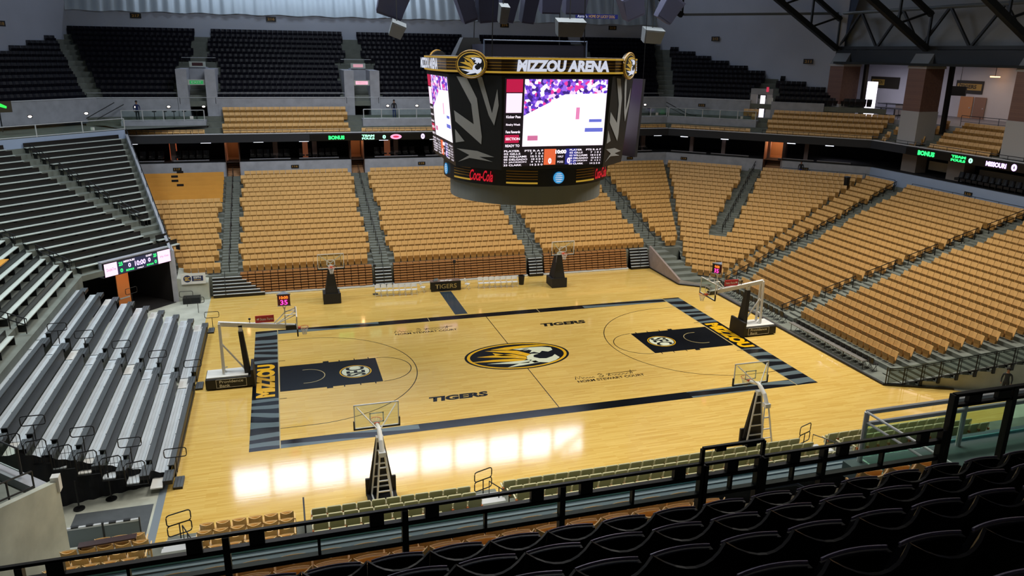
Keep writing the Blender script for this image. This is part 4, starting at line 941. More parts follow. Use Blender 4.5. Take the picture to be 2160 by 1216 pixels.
for sx in (-.22, .22): MB().tube([(sx, -.24, .86), (sx, .26, 0)], .014).build('leg', MATS['chair_grey'], t); MB().tube([(sx, .22, .45), (sx, -.28, 0)], .014).build('leg', MATS['chair_grey'], t)
# upper deck where the camera stands
struct(MB().box(-30, -36.5, 11.8, 24, -36.2, 13.13).build('wall_near_upper_front', M_conc)); struct(MB().box(-30, -36.42, 13.13, 24, -36.18, 13.17).build('trim_6', mat('curb_warm_lit', '8f7f5e', .6)))  # concrete curb coloured tan, warm light put into its colour
for k in range(0, 9): struct(MB().box(-30, -37.55-.9*k-.0, 11.5, 24, -36.4-.9*k, 13.1+.5*k).build('floor_near_upper', M_tier))
def deckrail(xs, z1, lab, zb=13.17, blocks=True):
    x0 = xs[0]; t = empty('deck_rail', (x0, -36.3, zb), 0, lab, 'guard rail', 'rails at the front of the near upper deck'); L = xs[-1]-x0; H = z1-zb
    MB().box(0, -.018, H-.015, L, .018, H+.015).build('top_rail', M_bk, t); MB().box(0, -.03, H-.18, L, .03, H-.13).build('second_rail', M_bk, t); MB().box(0, -.035, H-.40, L, .035, H-.35).build('bottom_rail', M_bk, t)
    MB().add([(0, 0, H-.37), (L, 0, H-.37), (L, 0, H-.15), (0, 0, H-.15)], [(0, 1, 2, 3)]).build('glass_panel', M_glass, t)
    for x in xs: MB().box(x-x0-.03, -.05, 0, x-x0+.03, .03, H).build('post', M_bk, t)
    for a, c in zip(xs[:-1], xs[1:]):
        if blocks:
            for m in ((a-x0+.27, c-x0-.27) if c-a > 1 else (a-x0+(c-a)/2,)):
                MB().box(m-.068, -.03, H-.15, m+.068, .03, H).build('rail_block', M_bk, t)
        m = a-x0+(c-a)*.5; MB().box(m-.014, -.03, H-.37, m+.014, .03, H-.15).build('mullion', M_bk, t)
xs_ = [-19.08, -17.43, -15.79, -14.13, -12.49, -10.86, -9.24]
deckrail(xs_, 13.86, 'long low black rail with glass across the foreground')
deckrail([-9.2, -8.52], 13.85, 'short low black rail in front of the deck aisle')
t = empty('aisle_top_rail', (-9.24, -36.3, 13.86), 0, 'thin raised black bar above the rail in front of the deck aisle', 'guard rail')
MB().box(0, -.018, .17, .76, .018, .20).build('top_rail', M_bk, t)
for x in (0, .76): MB().box(x-.02, -.02, 0, x+.02, .02, .18).build('post', M_bk, t)
for x in (.22, .6): MB().box(x-.06, -.02, .13, x+.06, .02, .18).build('rail_block', M_bk, t)
deckrail([-8.45, -7.66, -5.97], 13.84, 'low black rail right of the aisle in the foreground')
t = empty('tall_rail', (-5.88, -36.3, 13.17), 0, 'tall black posts with clear sheet at the right edge of the foreground', 'guard rail')
for x in (0, .92, 1.85): MB().box(x-.035, -.04, 0, x+.035, .04, 1.12).build('post', M_bk, t)
MB().box(0, -.03, 1.09, 1.85, .03, 1.13).build('top_rail', M_bk, t); MB().box(0, -.03, .95, 1.85, .03, .99).build('second_rail', M_bk, t)
for m in (.3, .75): MB().box(m-.1, -.03, .97, m+.1, .03, 1.11).build('rail_block', M_bk, t)
MB().add([(0, 0, .1), (1.85, 0, .1), (1.85, 0, .95), (0, 0, .95)], [(0, 1, 2, 3)]).build('clear_sheet', glass('wavy_sheet', 'e2f2e8', .06), t)
for k in range(5):
    y = -37.15-.9*k; z = 13.2+.5*k; n = 0; x0 = -12.42-.53*6+.03*k
    for i in range(26):
        x = x0+P*(i+.5); z = 13.12+.5*k; u, v, zz = proj((x, y-.15, z+.86))
        if zz < .8 or not (-180 < u < 2330 and v < 1420): continue
        n += 1; put('black', 'deck_chair', 'seat', (x, y, z), 0, 'black curved seat in the foreground, %s row from the rail, %s from the left' % (words(k+1), words(n)), 'black seats of the foreground deck')
# ---------------------------------------------------------------- basketball goals
def goal(x, y, rz, lab, big=True, extra=None):
    """local frame: origin on the floor under the ring, +X towards the court centre"""
    t = empty('basketball_goal', (x, y, 0), rz, lab, 'basketball goal', None)
    bb = empty('backboard', (0, 0, 0)); bb.parent = t
    MB().box(-.39, -.915, 2.9, -.37, .915, 3.97).build('glass_pane', M_bbg, bb)
    b = MB(); F = M_white if big or extra != 'near' else M_whit2
    for q in ((-.405, -.94, 3.95, -.355, .94, 3.99), (-.405, -.94, 2.88, -.355, .94, 2.93), (-.405, -.94, 2.9, -.355, -.9, 3.97), (-.405, .9, 2.9, -.355, .94, 3.97)): b.box(*q)
    b.build('backboard_frame', F, bb)
    b = MB(); 
    for q in ((-.368, -.30, 3.10, -.362, .30, 3.15), (-.368, -.30, 3.5, -.362, .30, 3.55), (-.368, -.30, 3.1, -.362, -.25, 3.55), (-.368, .25, 3.1, -.362, .30, 3.55)): b.box(*q)
    b.build('target_square', M_white, bb)
    b = MB(); b.box(-.42, -.96, 2.84, -.34, .96, 2.90); b.box(-.42, -.98, 2.84, -.34, -.93, 3.25); b.box(-.42, .93, 2.84, -.34, .98, 3.25); b.build('edge_padding', M_pad, bb)
    rm = MB().tube([(.23*math.cos(a*math.pi/12), .23*math.sin(a*math.pi/12), 3.05) for a in range(24)], .012, 6, closed=True).box(-.37, -.1, 2.98, -.2, .1, 3.07).build('rim', M_orange, t)
    b = MB()
    for i in range(12):
        a0 = 2*math.pi*i/12
        for sg in (1, -1):
            pts = [(r*math.cos(a0+sg*da), r*math.sin(a0+sg*da), z) for r, da, z in ((.23, 0, 3.05), (.17, .26, 2.88), (.12, .52, 2.72), (.11, .78, 2.6))]
            b.tube(pts, .007, 4)
    b.build('net', M_net, t)
    if big:
        MB().bar((-.5, 0, 3.12), (-2.7, 0, 3.38), .22, .26).bar((-2.7, 0, 3.38), (-4.55, 0, 3.62), .2, .24).build('arm', M_white, t)
        MB().box(-1.0, -.16, 3.0, -.42, .16, 3.22).build('bracket', M_bk, t)
        b = MB()
        for s in (-.35, .35): b.tube([(-.45, s, 3.9), (-1.6, 0, 3.3)], .03).tube([(-1.0, s*.3, 3.25), (-1.0, s, 3.95), (-.42, s, 3.95)], .03)
        b.tube([(-.45, 0, 4.2), (-1.0, 0, 4.0), (-1.6, 0, 3.4)], .03).tube([(-.43, 0, 3.95), (-.43, 0, 4.3)], .04).tube([(-1.0, 0, 3.2), (-1.0, 0, 4.3)], .035); b.build('brace', M_white, t)
        MB().bar((-4.5, -.25, .75), (-4.5, -.12, 3.65), .12, .12).bar((-4.5, .25, .75), (-4.5, .12, 3.65), .12, .12).bar((-4.5, -.25, 1.4), (-4.5, .25, 1.4), .08).bar((-4.5, -.2, 2.3), (-4.5, .2, 2.3), .08).build('rear_mast', M_white, t)
        MB().bar((-3.35, 0, .8), (-4.45, 0, 2.4), .08).tube([(-4.35, .1, .7), (-4.6, .1, .95), (-4.3, .1, 1.0)], .04).build('strut', M_white, t)
        MB().hexa([(-3.35, -.42, .3), (-3.05, -.42, .3), (-3.05, .42, .3), (-3.35, .42, .3)], [(-3.55, -.16, 3.1), (-3.30, -.16, 3.1), (-3.30, .16, 3.1), (-3.55, .16, 3.1)]).build('padded_column', M_pad, t)
        MB().bar((-3.42, 0, 3.05), (-3.42, 0, 3.45), .2, .2).build('pivot', M_white, t)
        base = MB().box(-5.45, -.75, .08, -2.95, .75, .62).build('base', M_pad, t)
        MB().hexa([(-3.0, -.85, .02), (-2.85, -.85, .02), (-2.85, .85, .02), (-3.0, .85, .02)], [(-3.05, -.85, 1.05), (-2.9, -.85, 1.05), (-2.9, .85, 1.05), (-3.05, .85, 1.05)]).build('base_pad', M_pad, base)
        MB().box(-5.4, -.6, .62, -3.2, .6, .70).build('base_cover', M_white, base)
        s = 1 if abs(rz) > 1 else -1      # side that faces the camera
        yy = s*.755; X = (-s, 0, 0) if s > 0 else (1, 0, 0)
        text('Providence\nBank', (-4.1, yy, .36), X, (0, 0, 1), 1.25, .40, M_white, 'sponsor_lettering', base, bold=.01, depth=.006)
        b = MB()
        for q in ((-4.9, .12, -3.3, .14), (-4.9, .6, -3.3, .62), (-4.9, .12, -4.88, .62), (-3.32, .12, -3.3, .62)): b.box(q[0], yy-.004, q[1], q[2], yy+.004, q[3])
        b.build('sponsor_frame', M_white, base)
        sg = MB().box(-2.6, -.03, 3.5, -1.6, .03, 3.9).build('sponsor_sign', M_red, t)
        text('State Farm', (-2.0, s*.032, 3.7), X, (0, 0, 1), .7, .15, M_white, 'sign_lettering', sg, bold=.01)
        b = MB()
        for q in (0, .07, .14): b.box(-2.52+q*.6, s*.034-.002, 3.66, -2.48+q*.6, s*.034+.002, 3.74+q*.2)
        b.build('sign_mark', M_white, sg)
        MB().tube([(-2.9, 0, 3.4), (-2.9, 0, 3.75)], .02).box(-2.96, -.05, 3.72, -2.84, .05, 3.8).build('camera_stub', M_bk, t)
        # shot clock: triangular box, one face to the camera
        ck = empty('shot_clock', (-1.0, 0, 4.45)); ck.parent = t; ck.rotation_euler = (0, 0, -rz)
        MB().tube([(0, 0, -.3), (.1, 0, -.05)], .02).tube([(0, 0, -.3), (-.1, 0, -.05)], .02).build('stem', M_white, ck)
        r_ = .34
        ang = [-90+60, -90-60, 90] if x < 0 else [-90, 30, 150]
        tri = [(r_*math.cos(math.radians(a))*1.15, r_*math.sin(math.radians(a))) for a in ang]
        MB().prism(tri, 0, .62).build('housing', M_dk, ck); MB().prism([(p[0]*1.1, p[1]*1.1) for p in tri], .62, .67).build('cap', mat('clock_grey', '6d7484', .5), ck); MB().prism([(p[0]*1.1, p[1]*1.1) for p in tri], -.04, .0).build('bottom_plate', M_white, ck)
        for i in range(3):
            a, c = Vector(tri[i]+(0,)), Vector(tri[(i+1) % 3]+(0,)); m = (a+c)/2; nrm = m.normalized(); xd = Vector((-nrm.y, nrm.x, 0)); W = (c-a).length
            b = MB(); h = W*.47; o_ = m+nrm*.008; b.add([o_-xd*h+Vector((0, 0, .02)), o_+xd*h+Vector((0, 0, .02)), o_+xd*h+Vector((0, 0, .60)), o_-xd*h+Vector((0, 0, .60))], [(0, 1, 2, 3)])
            b.build('clock_face', emis('clock_dark', '4a0418', .5), ck)
            text('10:00', m+nrm*.012+Vector((0, 0, .47)), xd, (0, 0, 1), W*.68, .17, E_or, 'clock_digits', ck, bold=.03, depth=.006)
            text('35', m+nrm*.012+Vector((0, 0, .19)), xd, (0, 0, 1), W*.58, .28, E_mag, 'shot_digits', ck, bold=.02, depth=.006)
    else:
        if extra == 'near':
            MB().tube([(-.42, 0, 3.0), (-1.05, 0, 3.16), (-1.25, 0, 3.06)], .085, 10).tube([(-1.2, 0, 3.10), (-1.6, 0, 2.85), (-1.85, 0, 2.45)], .10, 10).build('arm', M_white, t)
        else: MB().bar((-.42, 0, 3.05), (-1.2, 0, 2.9), .16, .16).build('arm', M_white, t)
        b = MB()
        for s in (-.82, .82): b.tube([(-.42, s, 3.9), (-1.15, 0, 3.08)], .028)
        b.build('brace', M_white, t)
        # ladder-like mast, black pad in front
        b = MB()
        for s in (-1, 1):
            b.bar((-1.25, s*.42, .25), (-1.2, s*.12, 2.75), .06); b.bar((-2.25, s*.34, .12), (-1.85, s*.10, 2.4), .06); b.bar((-1.25, s*.42, .22), (-2.25, s*.34, .12), .06)
        for f in (.12, .32, .55, .8): b.bar((-1.24, -.42+.30*f, .25+2.5*f), (-1.24, .42-.30*f, .25+2.5*f), .05)
        for f in (.1, .3, .5, .75): b.bar((-2.22+.38*f, -.33+.23*f, .15+2.2*f), (-2.22+.38*f, .33-.23*f, .15+2.2*f), .05)
        b.box(-1.3, -.15, 2.65, -1.05, .15, 2.85); b.box(-1.98, -.14, 2.3, -1.7, .14, 2.5); b.build('mast', M_whit2 if extra == 'near' else M_white, t)
        MB().hexa([(-1.10, -.55, .35), (-.95, -.55, .35), (-.95, .55, .35), (-1.10, .55, .35)], [(-1.15, -.16, 2.75), (-1.05, -.16, 2.75), (-1.05, .16, 2.75), (-1.15, .16, 2.75)]).build('mast_pad', M_pad, t)
        if extra == 'far': MB().hexa([(-2.3, -.52, .2), (-.9, -.52, .2), (-.9, .52, .2), (-2.3, .52, .2)], [(-1.9, -.15, 2.6), (-1.1, -.15, 2.6), (-1.1, .15, 2.6), (-1.9, .15, 2.6)]).build('mast_cover', M_pad, t)
        MB().box(-2.35, -.62, .05, -.9, .62, .12 if extra == 'near' else .72).build('base', M_pad, t); MB().box(-.98, -.64, .03, -.88, .64, .80).build('base_pad', M_pad, t)
    return t
goal(-12.72, 0, 0, 'main basketball goal at the left end of the court with lit shot clock')
goal(12.72, 0, math.pi, 'main basketball goal at the right end of the court with lit shot clock')
goal(-10.35, 12.35, -math.pi/2, 'practice goal by the far sideline, left one, black padded', False, 'far')
goal(7.55, 12.2, -math.pi/2, 'practice goal by the far sideline, right one, black padded', False, 'far')
goal(-10.24, -12.65, math.pi/2, 'practice goal near the camera, left one, seen from behind', False, 'near')
goal(7.78, -12.75, math.pi/2, 'practice goal near the camera, right one, seen from behind', False, 'near')
# ---------------------------------------------------------------- scorer table, chairs
t = empty('scorer_table', (-1.5, 14.75, 0), 0, 'long scorer table with black front reading TIGERS', 'table')
MB().box(-1.18, -.35, .74, 1.18, .4, .79).build('table_top', mat('table_brown', '70584a', .5), t); MB().box(-1.2, -.38, .03, 1.2, -.34, .80).build('front_panel', M_bk, t)
for x in (-1.1, 1.1):
    for y in (-.3, .35): MB().box(x-.03, y-.03, 0, x+.03, y+.03, .74).build('leg', M_bk, t)
text('TIGERS', (0, -.381, .42), (1, 0, 0), (0, 0, 1), 1.72, .36, mat('dull_gold', 'a58f55', .5), 'front_lettering', t, bold=.01, depth=.006)
t = empty('laptop', (-2.3, 14.75, .79), .2, 'open laptop on the left of the scorer table', 'laptop'); MB().box(-.17, -.12, 0, .17, .12, .02).build('base', M_dk, t); MB().hexa([(-.17, -.13, .02), (.17, -.13, .02), (.17, -.12, .02), (-.17, -.12, .02)], [(-.17, -.2, .24), (.17, -.2, .24), (.17, -.19, .24), (-.17, -.19, .24)]).build('screen', mat('laptop_lid', 'a9c4d8', .4), t)
for i, (x, y) in enumerate(((-1.75, 14.7), (-1.4, 14.72), (-1.1, 14.66))): tag(MB().box(-.16, -.1, 0, .16, .1, .008).build('paper_sheet', M_white, None, (x, y, .791), .3*i), 'white paper sheet on the scorer table, %s from the laptop' % words(i+1), 'paper', 'papers on the scorer table')
t = empty('microphone_stand', (-.62, 15.3, 0), 0, 'thin black stand behind the right end of the scorer table', 'stand'); MB().tube([(0, 0, 0), (0, 0, 2.1)], .035).build('pole', M_bk, t); MB().box(-.1, -.08, 2.0, .1, .08, 2.25).build('head', M_dk, t); MB().box(-.25, -.2, 0, .25, .2, .03).build('base', M_bk, t)
t = empty('microphone_stand', (-6.98, 14.9, 0), 0, 'thin black stand beside the left practice goal', 'stand'); MB().tube([(0, 0, 0), (0, 0, 2.3)], .035).build('pole', M_bk, t); MB().box(-.1, -.08, 2.2, .1, .08, 2.4).build('head', M_dk, t); MB().box(-.2, -.15, 0, .2, .15, .03).build('base', M_bk, t)
def wchair(loc, rz, lab, grp, first=[None]):
    if first[0] is None:
        t = empty('white_folding_chair', loc, rz, lab, 'chair', grp); first[0] = t
        b = MB(); grid_shell(b, .40, .60, .86, -.17, -.22, .04, -.02, .02, 4, 2); b.build('backrest', M_white, t); MB().box(-.2, -.16, .42, .2, .2, .45).build('seat', M_white, t)
        for s in (-.2, .2): MB().tube([(s, -.22, .84), (s, .02, .42), (s, .22, 0)], .013).build('leg', M_whit2, t); MB().tube([(s*.93, .16, .43), (s*.93, -.24, 0)], .013).build('leg', M_whit2, t)
        MB().tube([(-.2, .16, .12), (.2, .16, .12)], .01).build('stretcher', M_whit2, t)
        return t
    t = copytree(first[0], loc, rz); t['label'] = lab; t['group'] = grp
    if grp is None and 'group' in t: del t['group']
    return t
for i in range(7): wchair((-6.85+.465*i, 14.35-.04*i, 0), math.pi, 'white folding chair in the left bench row, %s from the left' % words(i+1), 'white folding chairs left of the scorer table')
for i in range(7): wchair((1.35+.465*i, 14.5-.04*i, 0), math.pi, 'white folding chair in the right bench row, %s from the left' % words(i+1), 'white folding chairs right of the scorer table')
a_ = wchair((-3.35, 14.5, 0), math.pi+1.1, 'white folding chair set apart, left of the scorer table', None); c_ = wchair((.25, 14.55, 0), math.pi+1.1, 'white folding chair set apart, right of the scorer table', None)
for o in (a_, c_):
    if 'group' in o: del o['group']
lathe(MB(), [(0, 0), (.2, 0), (.26, .72), (.28, .74), (.24, .74), (.18, .05), (0, .05)], 20).build('trash_can', M_bk, None, (4.85, 14.75, 0)); tag(bpy.data.objects['trash_can'], 'black round trash can right of the white chair row', 'trash can')
# concrete block with sponsor banner, black blocks and tunnel at the far left
struct(MB().hexa([(-21.3, 16.65, 0), (-19.15, 16.65, 0), (-19.15, 18.5, 0), (-21.3, 18.5, 0)], [(-21.3, 16.65, 1.75), (-19.15, 16.65, 1.3), (-19.15, 18.5, 1.7), (-21.3, 18.5, 2.1)]).build('wall_far_left_block', M_concg))
struct(MB().box(-21.65, 16.55, 0, -21.3, 17.0, 3.9).build('wall_tunnel_side', M_conc))
t = empty('sponsor_banner', (-20.15, 16.6, 1.72), 0, 'white banner with round SEC emblem on the far left concrete block', 'banner')
MB().box(-.85, -.06, -.42, .85, -.02, .40).build('cloth', M_white, t)
cc = [(.27*math.cos(a*math.pi/16)-.42, .27*math.sin(a*math.pi/16)) for a in range(32)]; MB().prism(cc, 0, .005, lambda x, y, z: (x, -.065-z, y)).build('roundel', mat('banner_navy', '1d2a55', .5), t)
text('SEC', (-.42, -.072, 0), (1, 0, 0), (0, 0, 1), .36, .3, mat('banner_gold', 'd8b45a', .5), 'roundel_lettering', t, bold=.03)
MB().box(-.1, -.068, -.2, .68, -.062, .2).build('side_panel', mat('banner_navy', '1d2a55', .5), t); text('ESPN', (.28, -.07, .08), (1, 0, 0), (0, 0, 1), .5, .16, M_white, 'panel_lettering', t, bold=.03)
text('NETWORK', (.28, -.07, -.1), (1, 0, 0), (0, 0, 1), .5, .08, mat('banner_gold', 'd8b45a', .5), 'panel_lettering', t, bold=.02)
tag(MB().box(-20.95, 15.75, 0, -19.75, 16.5, .45).build('black_case', M_bk), 'low black case on the floor in front of the concrete block', 'case')
for i, (x, y) in enumerate(((-20.6, 15.2), (-19.7, 13.5))): paddle(x, y, 0, 'black loop rail beside the tunnel mouth, the %s one' % ('farther' if i == 0 else 'nearer'), 'loop rails at the tunnel mouth')
# tunnel: LED header, dark interior, warm door
u45 = Vector((-S2, -S2, 0)); A = Vector((-21.55, 16.55, 0)); B_ = A+u45*5.25; nf = Vector((S2, -S2, 0))
t = empty('tunnel_led_board', (A+B_)/2+Vector((0, 0, 3.15)), math.atan2(S2, S2), 'slanted LED score strip above the far left tunnel', 'led board')
MB().box(-2.62, -.05, 0, 2.62, .35, .98).build('housing', M_bk, t)
MB().box(-2.6, -.06, .04, -1.65, -.055, .94).build('left_panel', E_pink, t); MB().box(1.55, -.06, .04, 2.6, -.055, .94).build('right_panel', E_pink, t)
MB().box(-1.63, -.06, .04, 1.53, -.055, .94).build('score_panel', E_navy, t)
for s, xc, zc, w_, h_, m in (('25', -1.38, .72, .3, .26, E_green), ('0', -1.36, .26, .2, .26, E_green), ('MISSOURI', -.72, .82, .85, .14, E_white), ('0', -.72, .5, .2, .3, E_lav), ('BONUS', -.72, .18, .6, .13, E_green), ('10:00', .12, .5, .85, .36, E_lav), ('HALF', .1, .14, .5, .1, E_white), ('GUEST', .85, .84, .5, .13, E_white), ('0', .85, .52, .2, .3, E_lav), ('BONUS', .88, .18, .55, .12, E_green), ('25', 1.33, .74, .26, .24, E_green), ('0', 1.34, .28, .18, .26, E_green)):
    text(s, (xc, -.062, zc), (1, 0, 0), (0, 0, 1), w_, h_, m, 'led_digits', t, bold=.03)
for xc in (-2.1, 2.1): text('DoubleTree' if xc < 0 else 'Hy-Vee', (xc, -.062, .5), (1, 0, 0), (0, 0, 1), .7, .2, mat('faint_pink', 'd890b8', .5), 'panel_lettering', t)
struct(MB().hexa([tuple(A)[:2]+(3.1,), tuple(B_)[:2]+(3.1,), (B_.x-.3, B_.y+.3, 3.1), (A.x-.3, A.y+.3, 3.1)], [tuple(A)[:2]+(4.2,), tuple(B_)[:2]+(4.2,), (B_.x-.3, B_.y+.3, 4.2), (A.x-.3, A.y+.3, 4.2)]).build('wall_tunnel_header', M_conc)).location = (-.06*S2-.05, .06*S2+.05, 0)
bk = Vector((-S2, S2, 0))*5.5
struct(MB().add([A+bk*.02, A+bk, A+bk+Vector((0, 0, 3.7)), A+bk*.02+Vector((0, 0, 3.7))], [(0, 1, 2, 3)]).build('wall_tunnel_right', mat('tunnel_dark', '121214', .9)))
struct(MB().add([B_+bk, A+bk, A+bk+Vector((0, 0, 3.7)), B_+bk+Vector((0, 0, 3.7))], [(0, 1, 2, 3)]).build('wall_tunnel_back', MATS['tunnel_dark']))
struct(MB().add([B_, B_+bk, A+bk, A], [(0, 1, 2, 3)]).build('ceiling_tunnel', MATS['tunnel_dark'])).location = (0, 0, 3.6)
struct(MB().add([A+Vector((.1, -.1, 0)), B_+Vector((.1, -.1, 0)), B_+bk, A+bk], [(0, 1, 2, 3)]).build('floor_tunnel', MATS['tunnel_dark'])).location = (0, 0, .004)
dm = A+u45*3.05+Vector((-.25, .25, 0))*4
t = empty('door_panel', dm, math.atan2(S2, S2), 'orange lit door leaf inside the far left tunnel', 'door'); MB().box(-.48, -.03, 0, .48, .03, 3.1).build('leaf', mat('warm_door', 'e08a48', .5), t); MB().box(-.4, -.06, .9, .4, -.03, 1.0).build('push_bar', M_whit2, t)
point('tunnel_lamp', dm+Vector((.9, -.9, 2.6)), 25, (1, .62, .35), .15)
paddle(dm.x+.6, dm.y-.6, 0, 'black loop rail in front of the orange tunnel door', 'loop rails at the tunnel mouth', math.pi/4, 1.6)
# ---------------------------------------------------------------- centre scoreboard
SX, SY = .25, -.1
sb = empty('scoreboard', (SX, SY, 0), 0, 'large hanging centre scoreboard with lit screens and arena name', 'scoreboard')
def octo(h, f, z): return [(-f, -h, z), (f, -h, z), (h, -f, z), (h, f, z), (f, h, z), (-f, h, z), (-h, f, z), (-h, -f, z)]
HT, HB = 5.15, 4.75
b = MB(); T_, B_ = octo(HT, 2.95, 17.05), octo(HB, 2.8, 12.35); b.loft(B_, T_); b.add(B_, [tuple(range(8))[::-1]]); b.add(T_, [tuple(range(8))]); b.build('housing', mat('board_black', '14161b', .45), sb)
# top fascia ring (gently bowed faces)
def ring(h, f, z0, z1, n=8, bow=.28):
    P = []
    cs = octo(h, f, 0)
    for i in range(8):
        a, c = Vector(cs[i]), Vector(cs[(i+1) % 8]); m = (a+c)/2; nrm = m.normalized()
        for j in range(n): t_ = j/n; P.append(a.lerp(c, t_)+nrm*bow*(4*t_*(1-t_))*(1 if i % 2 == 0 else .4))
    return [(p.x, p.y, z0) for p in P], [(p.x, p.y, z1) for p in P]
A, B_ = ring(HT+.1, 3.0, 17.12, 17.92); b = MB().loft(A, B_); b.add(B_, [tuple(range(len(B_)))]); b.add(A, [tuple(range(len(A)))[::-1]]); b.build('name_band', mat('band_brown', '3d2c14', .4), sb)
for z, h_ in ((17.82, .08), (17.64, .035), (17.50, .035), (17.36, .035), (17.16, .09)):
    A, B_ = ring(HT+.13, 3.01, z, z+h_); MB().loft(A, B_).build('gold_stripe', E_gold if h_ > .05 else mat('dull_gold_band', 'a07a28', .4), sb)
for ax in range(4):
    a = ax*math.pi/2; R_ = Matrix.Rotation(a, 4, 'Z')
    F = lambda x, y, z: tuple(R_ @ Vector((x, y, z)))
    xv = R_ @ Vector((1, 0, 0)); bk_ = MB(); 
    for q in (-1.95, 1.15): pass
    text('MIZZOU ARENA', F(.1, -HT-.43, 17.53), xv, (0, 0, 1), 4.85, .56, E_letter, 'name_lettering', sb, bold=.055, depth=.03, shear=.12)
    # screens
    def S(x, z, o=.03):   # point on the leaning face
        f = (z-12.35)/(17.05-12.35); return F(x, -(HB+(HT-HB)*f)-o, z)
    def Q(name, x0, z0, x1, z1, m, o=.03):
        return MB().add([S(x0, z0, o), S(x1, z0, o), S(x1, z1, o), S(x0, z1, o)], [(0, 1, 2, 3)]).build(name, m, sb)
    Q('screen', -2.78, 12.55, 2.72, 16.95, E_blackled, .02)
    # match picture: crowd on top, white court below
    Q('screen_picture', -1.75, 13.55, 2.68, 16.88, E_white, .03)
    MB().add([S(-1.75, 15.1, .04), S(-.4, 15.75, .04), (S(.4, 16.15, .04)), S(2.68, 16.2, .04), S(2.68, 16.88, .04), S(-1.75, 16.88, .04)], [(0, 1, 2, 3, 4, 5)]).build('screen_crowd', crowd_mat() if ax == 0 else bpy.data.materials['screen_crowd_picture'], sb)
    Q('screen_player', 1.05, 14.9, 1.25, 15.5, emis('player_pink', 'f08cc0', 1.0), .045)
    Q('screen_court_mark', 1.6, 14.25, 2.6, 14.45, emis('court_blue', '6a74d8', 1.0), .045); Q('screen_court_mark', 1.8, 14.75, 2.5, 14.9, emis('court_blue', '6a74d8', 1.0), .045)
    Q('screen_caption', -1.5, 13.85, -.95, 14.1, emis('caption_pink', 'e07aa8', .9), .045)
    Q('side_panel', -2.7, 16.25, -1.85, 16.88, emis('panel_crimson', 'c01848', 1.0), .04); Q('side_panel', -2.68, 15.25, -1.87, 16.2, E_pink, .04)
    Q('side_panel', -2.7, 13.75, -1.95, 14.15, emis('panel_crimson', 'c01848', 1.0), .04)
    for s, z in (('Kicker Pass', 15.05), ('Rivalry Week', 14.65), ('Fans Rewards', 14.3), ('SECTION', 13.95), ('READY TO', 13.6)): text(s, S(-2.28, z, .045), xv, (0, 0, 1), .75, .13, E_white, 'screen_lettering', sb, bold=.02)
    rows = ('PLAYER    PTS R A F', '02 GILLS        7  1 0 1', '03 WILLIAMS   10 2 2 0', '05 DELGADO   10 4 0 1', '21 JACKSON    0  4 2 1', '33 CLARK       14 2 5 0')
    for i, s in enumerate(rows):
        z = 13.33-.145*i
        text(s, S(-1.66, z, .045), xv, (0, 0, 1), 2.1, .095, E_white, 'screen_lettering', sb, bold=.015); text(s, S(1.72, z, .045), xv, (0, 0, 1), 1.75, .09, E_white, 'screen_lettering', sb, bold=.015)
    Q('team_panel', -.55, 12.58, .1, 13.4, emis('panel_orange', 'd86038', 1.2), .035); Q('team_panel', .62, 12.58, 1.0+.25, 13.4-.0, emis('panel_blue', '2a2f88', 1.0), .035)
    text('0', S(-.22, 12.78, .045), xv, (0, 0, 1), .18, .3, E_white, 'screen_digits', sb, bold=.05); text('0', S(.82, 12.78, .045), xv, (0, 0, 1), .18, .3, E_lav, 'screen_digits', sb, bold=.05)
    text('10:00', S(.36, 13.25, .05), xv, (0, 0, 1), .6, .2, E_white, 'screen_digits', sb, bold=.05); text('HALF', S(.36, 13.0, .05), xv, (0, 0, 1), .3, .1, E_white, 'screen_lettering', sb); text('POSS', S(.36, 12.72, .05), xv, (0, 0, 1), .32, .1, E_white, 'screen_lettering', sb)
    # medallion on the corner to the right of this face and claw graphic on the chamfer
    cR = Matrix.Rotation(a-math.pi/4, 4, 'Z'); dist = (HT+.1+3.0)*S2+.22
    emblem(lambda x, y, z: tuple(cR @ Vector((x, -dist-z*8, 17.55+y))), (MATS['board_black'], E_gold, E_letter), None, sb, .84, .62)
    rimb = MB().tube([tuple(cR @ Vector((.87*math.cos(q*math.pi/16), -dist+.03, 17.55+.65*math.sin(q*math.pi/16)))) for q in range(32)], .05, 6, closed=True); rimb.build('medallion_rim', mat('dull_gold_band', 'a07a28', .4), sb)
    MB().prism([(.86*math.cos(q*math.pi/16), .64*math.sin(q*math.pi/16)) for q in range(32)], 0, .18, lambda x, y, z: tuple(cR @ Vector((x, -dist+.2-z, 17.55+y)))).build('medallion_disc', MATS['board_black'], sb)
    dT, dB = (HT+2.95)*S2, (HB+2.8)*S2
    def K(x, z): f = (z-12.35)/4.7; return tuple(cR @ Vector((x, -(dB+(dT-dB)*f)-.025, z)))
    for poly in ([(-1.05,16.95),(-.45,16.9),(.1,15.9),(.3,14.0),(.25,13.6),(-1.25,14.7),(-1.3,15.25),(-.15,14.6),(-.25,15.6)],
                 [(.15,16.95),(.45,16.95),(.95,15.2),(1.3,16.4),(1.35,15.6),(1.05,14.6),(.75,15.1)],
                 [(-1.3,14.3),(-.75,13.7),(-1.3,13.6)],
                 [(-1.25,13.3),(.0,13.25),(1.0,13.0),(.1,12.95),(.9,12.75),(-.5,12.85),(-1.2,12.6),(-.5,13.0)]):
        MB().add([K(x, z) for x, z in poly], [tuple(range(len(poly)))]).build('claw_graphic', mat('claw_grey', '9da2aa', .45), sb)
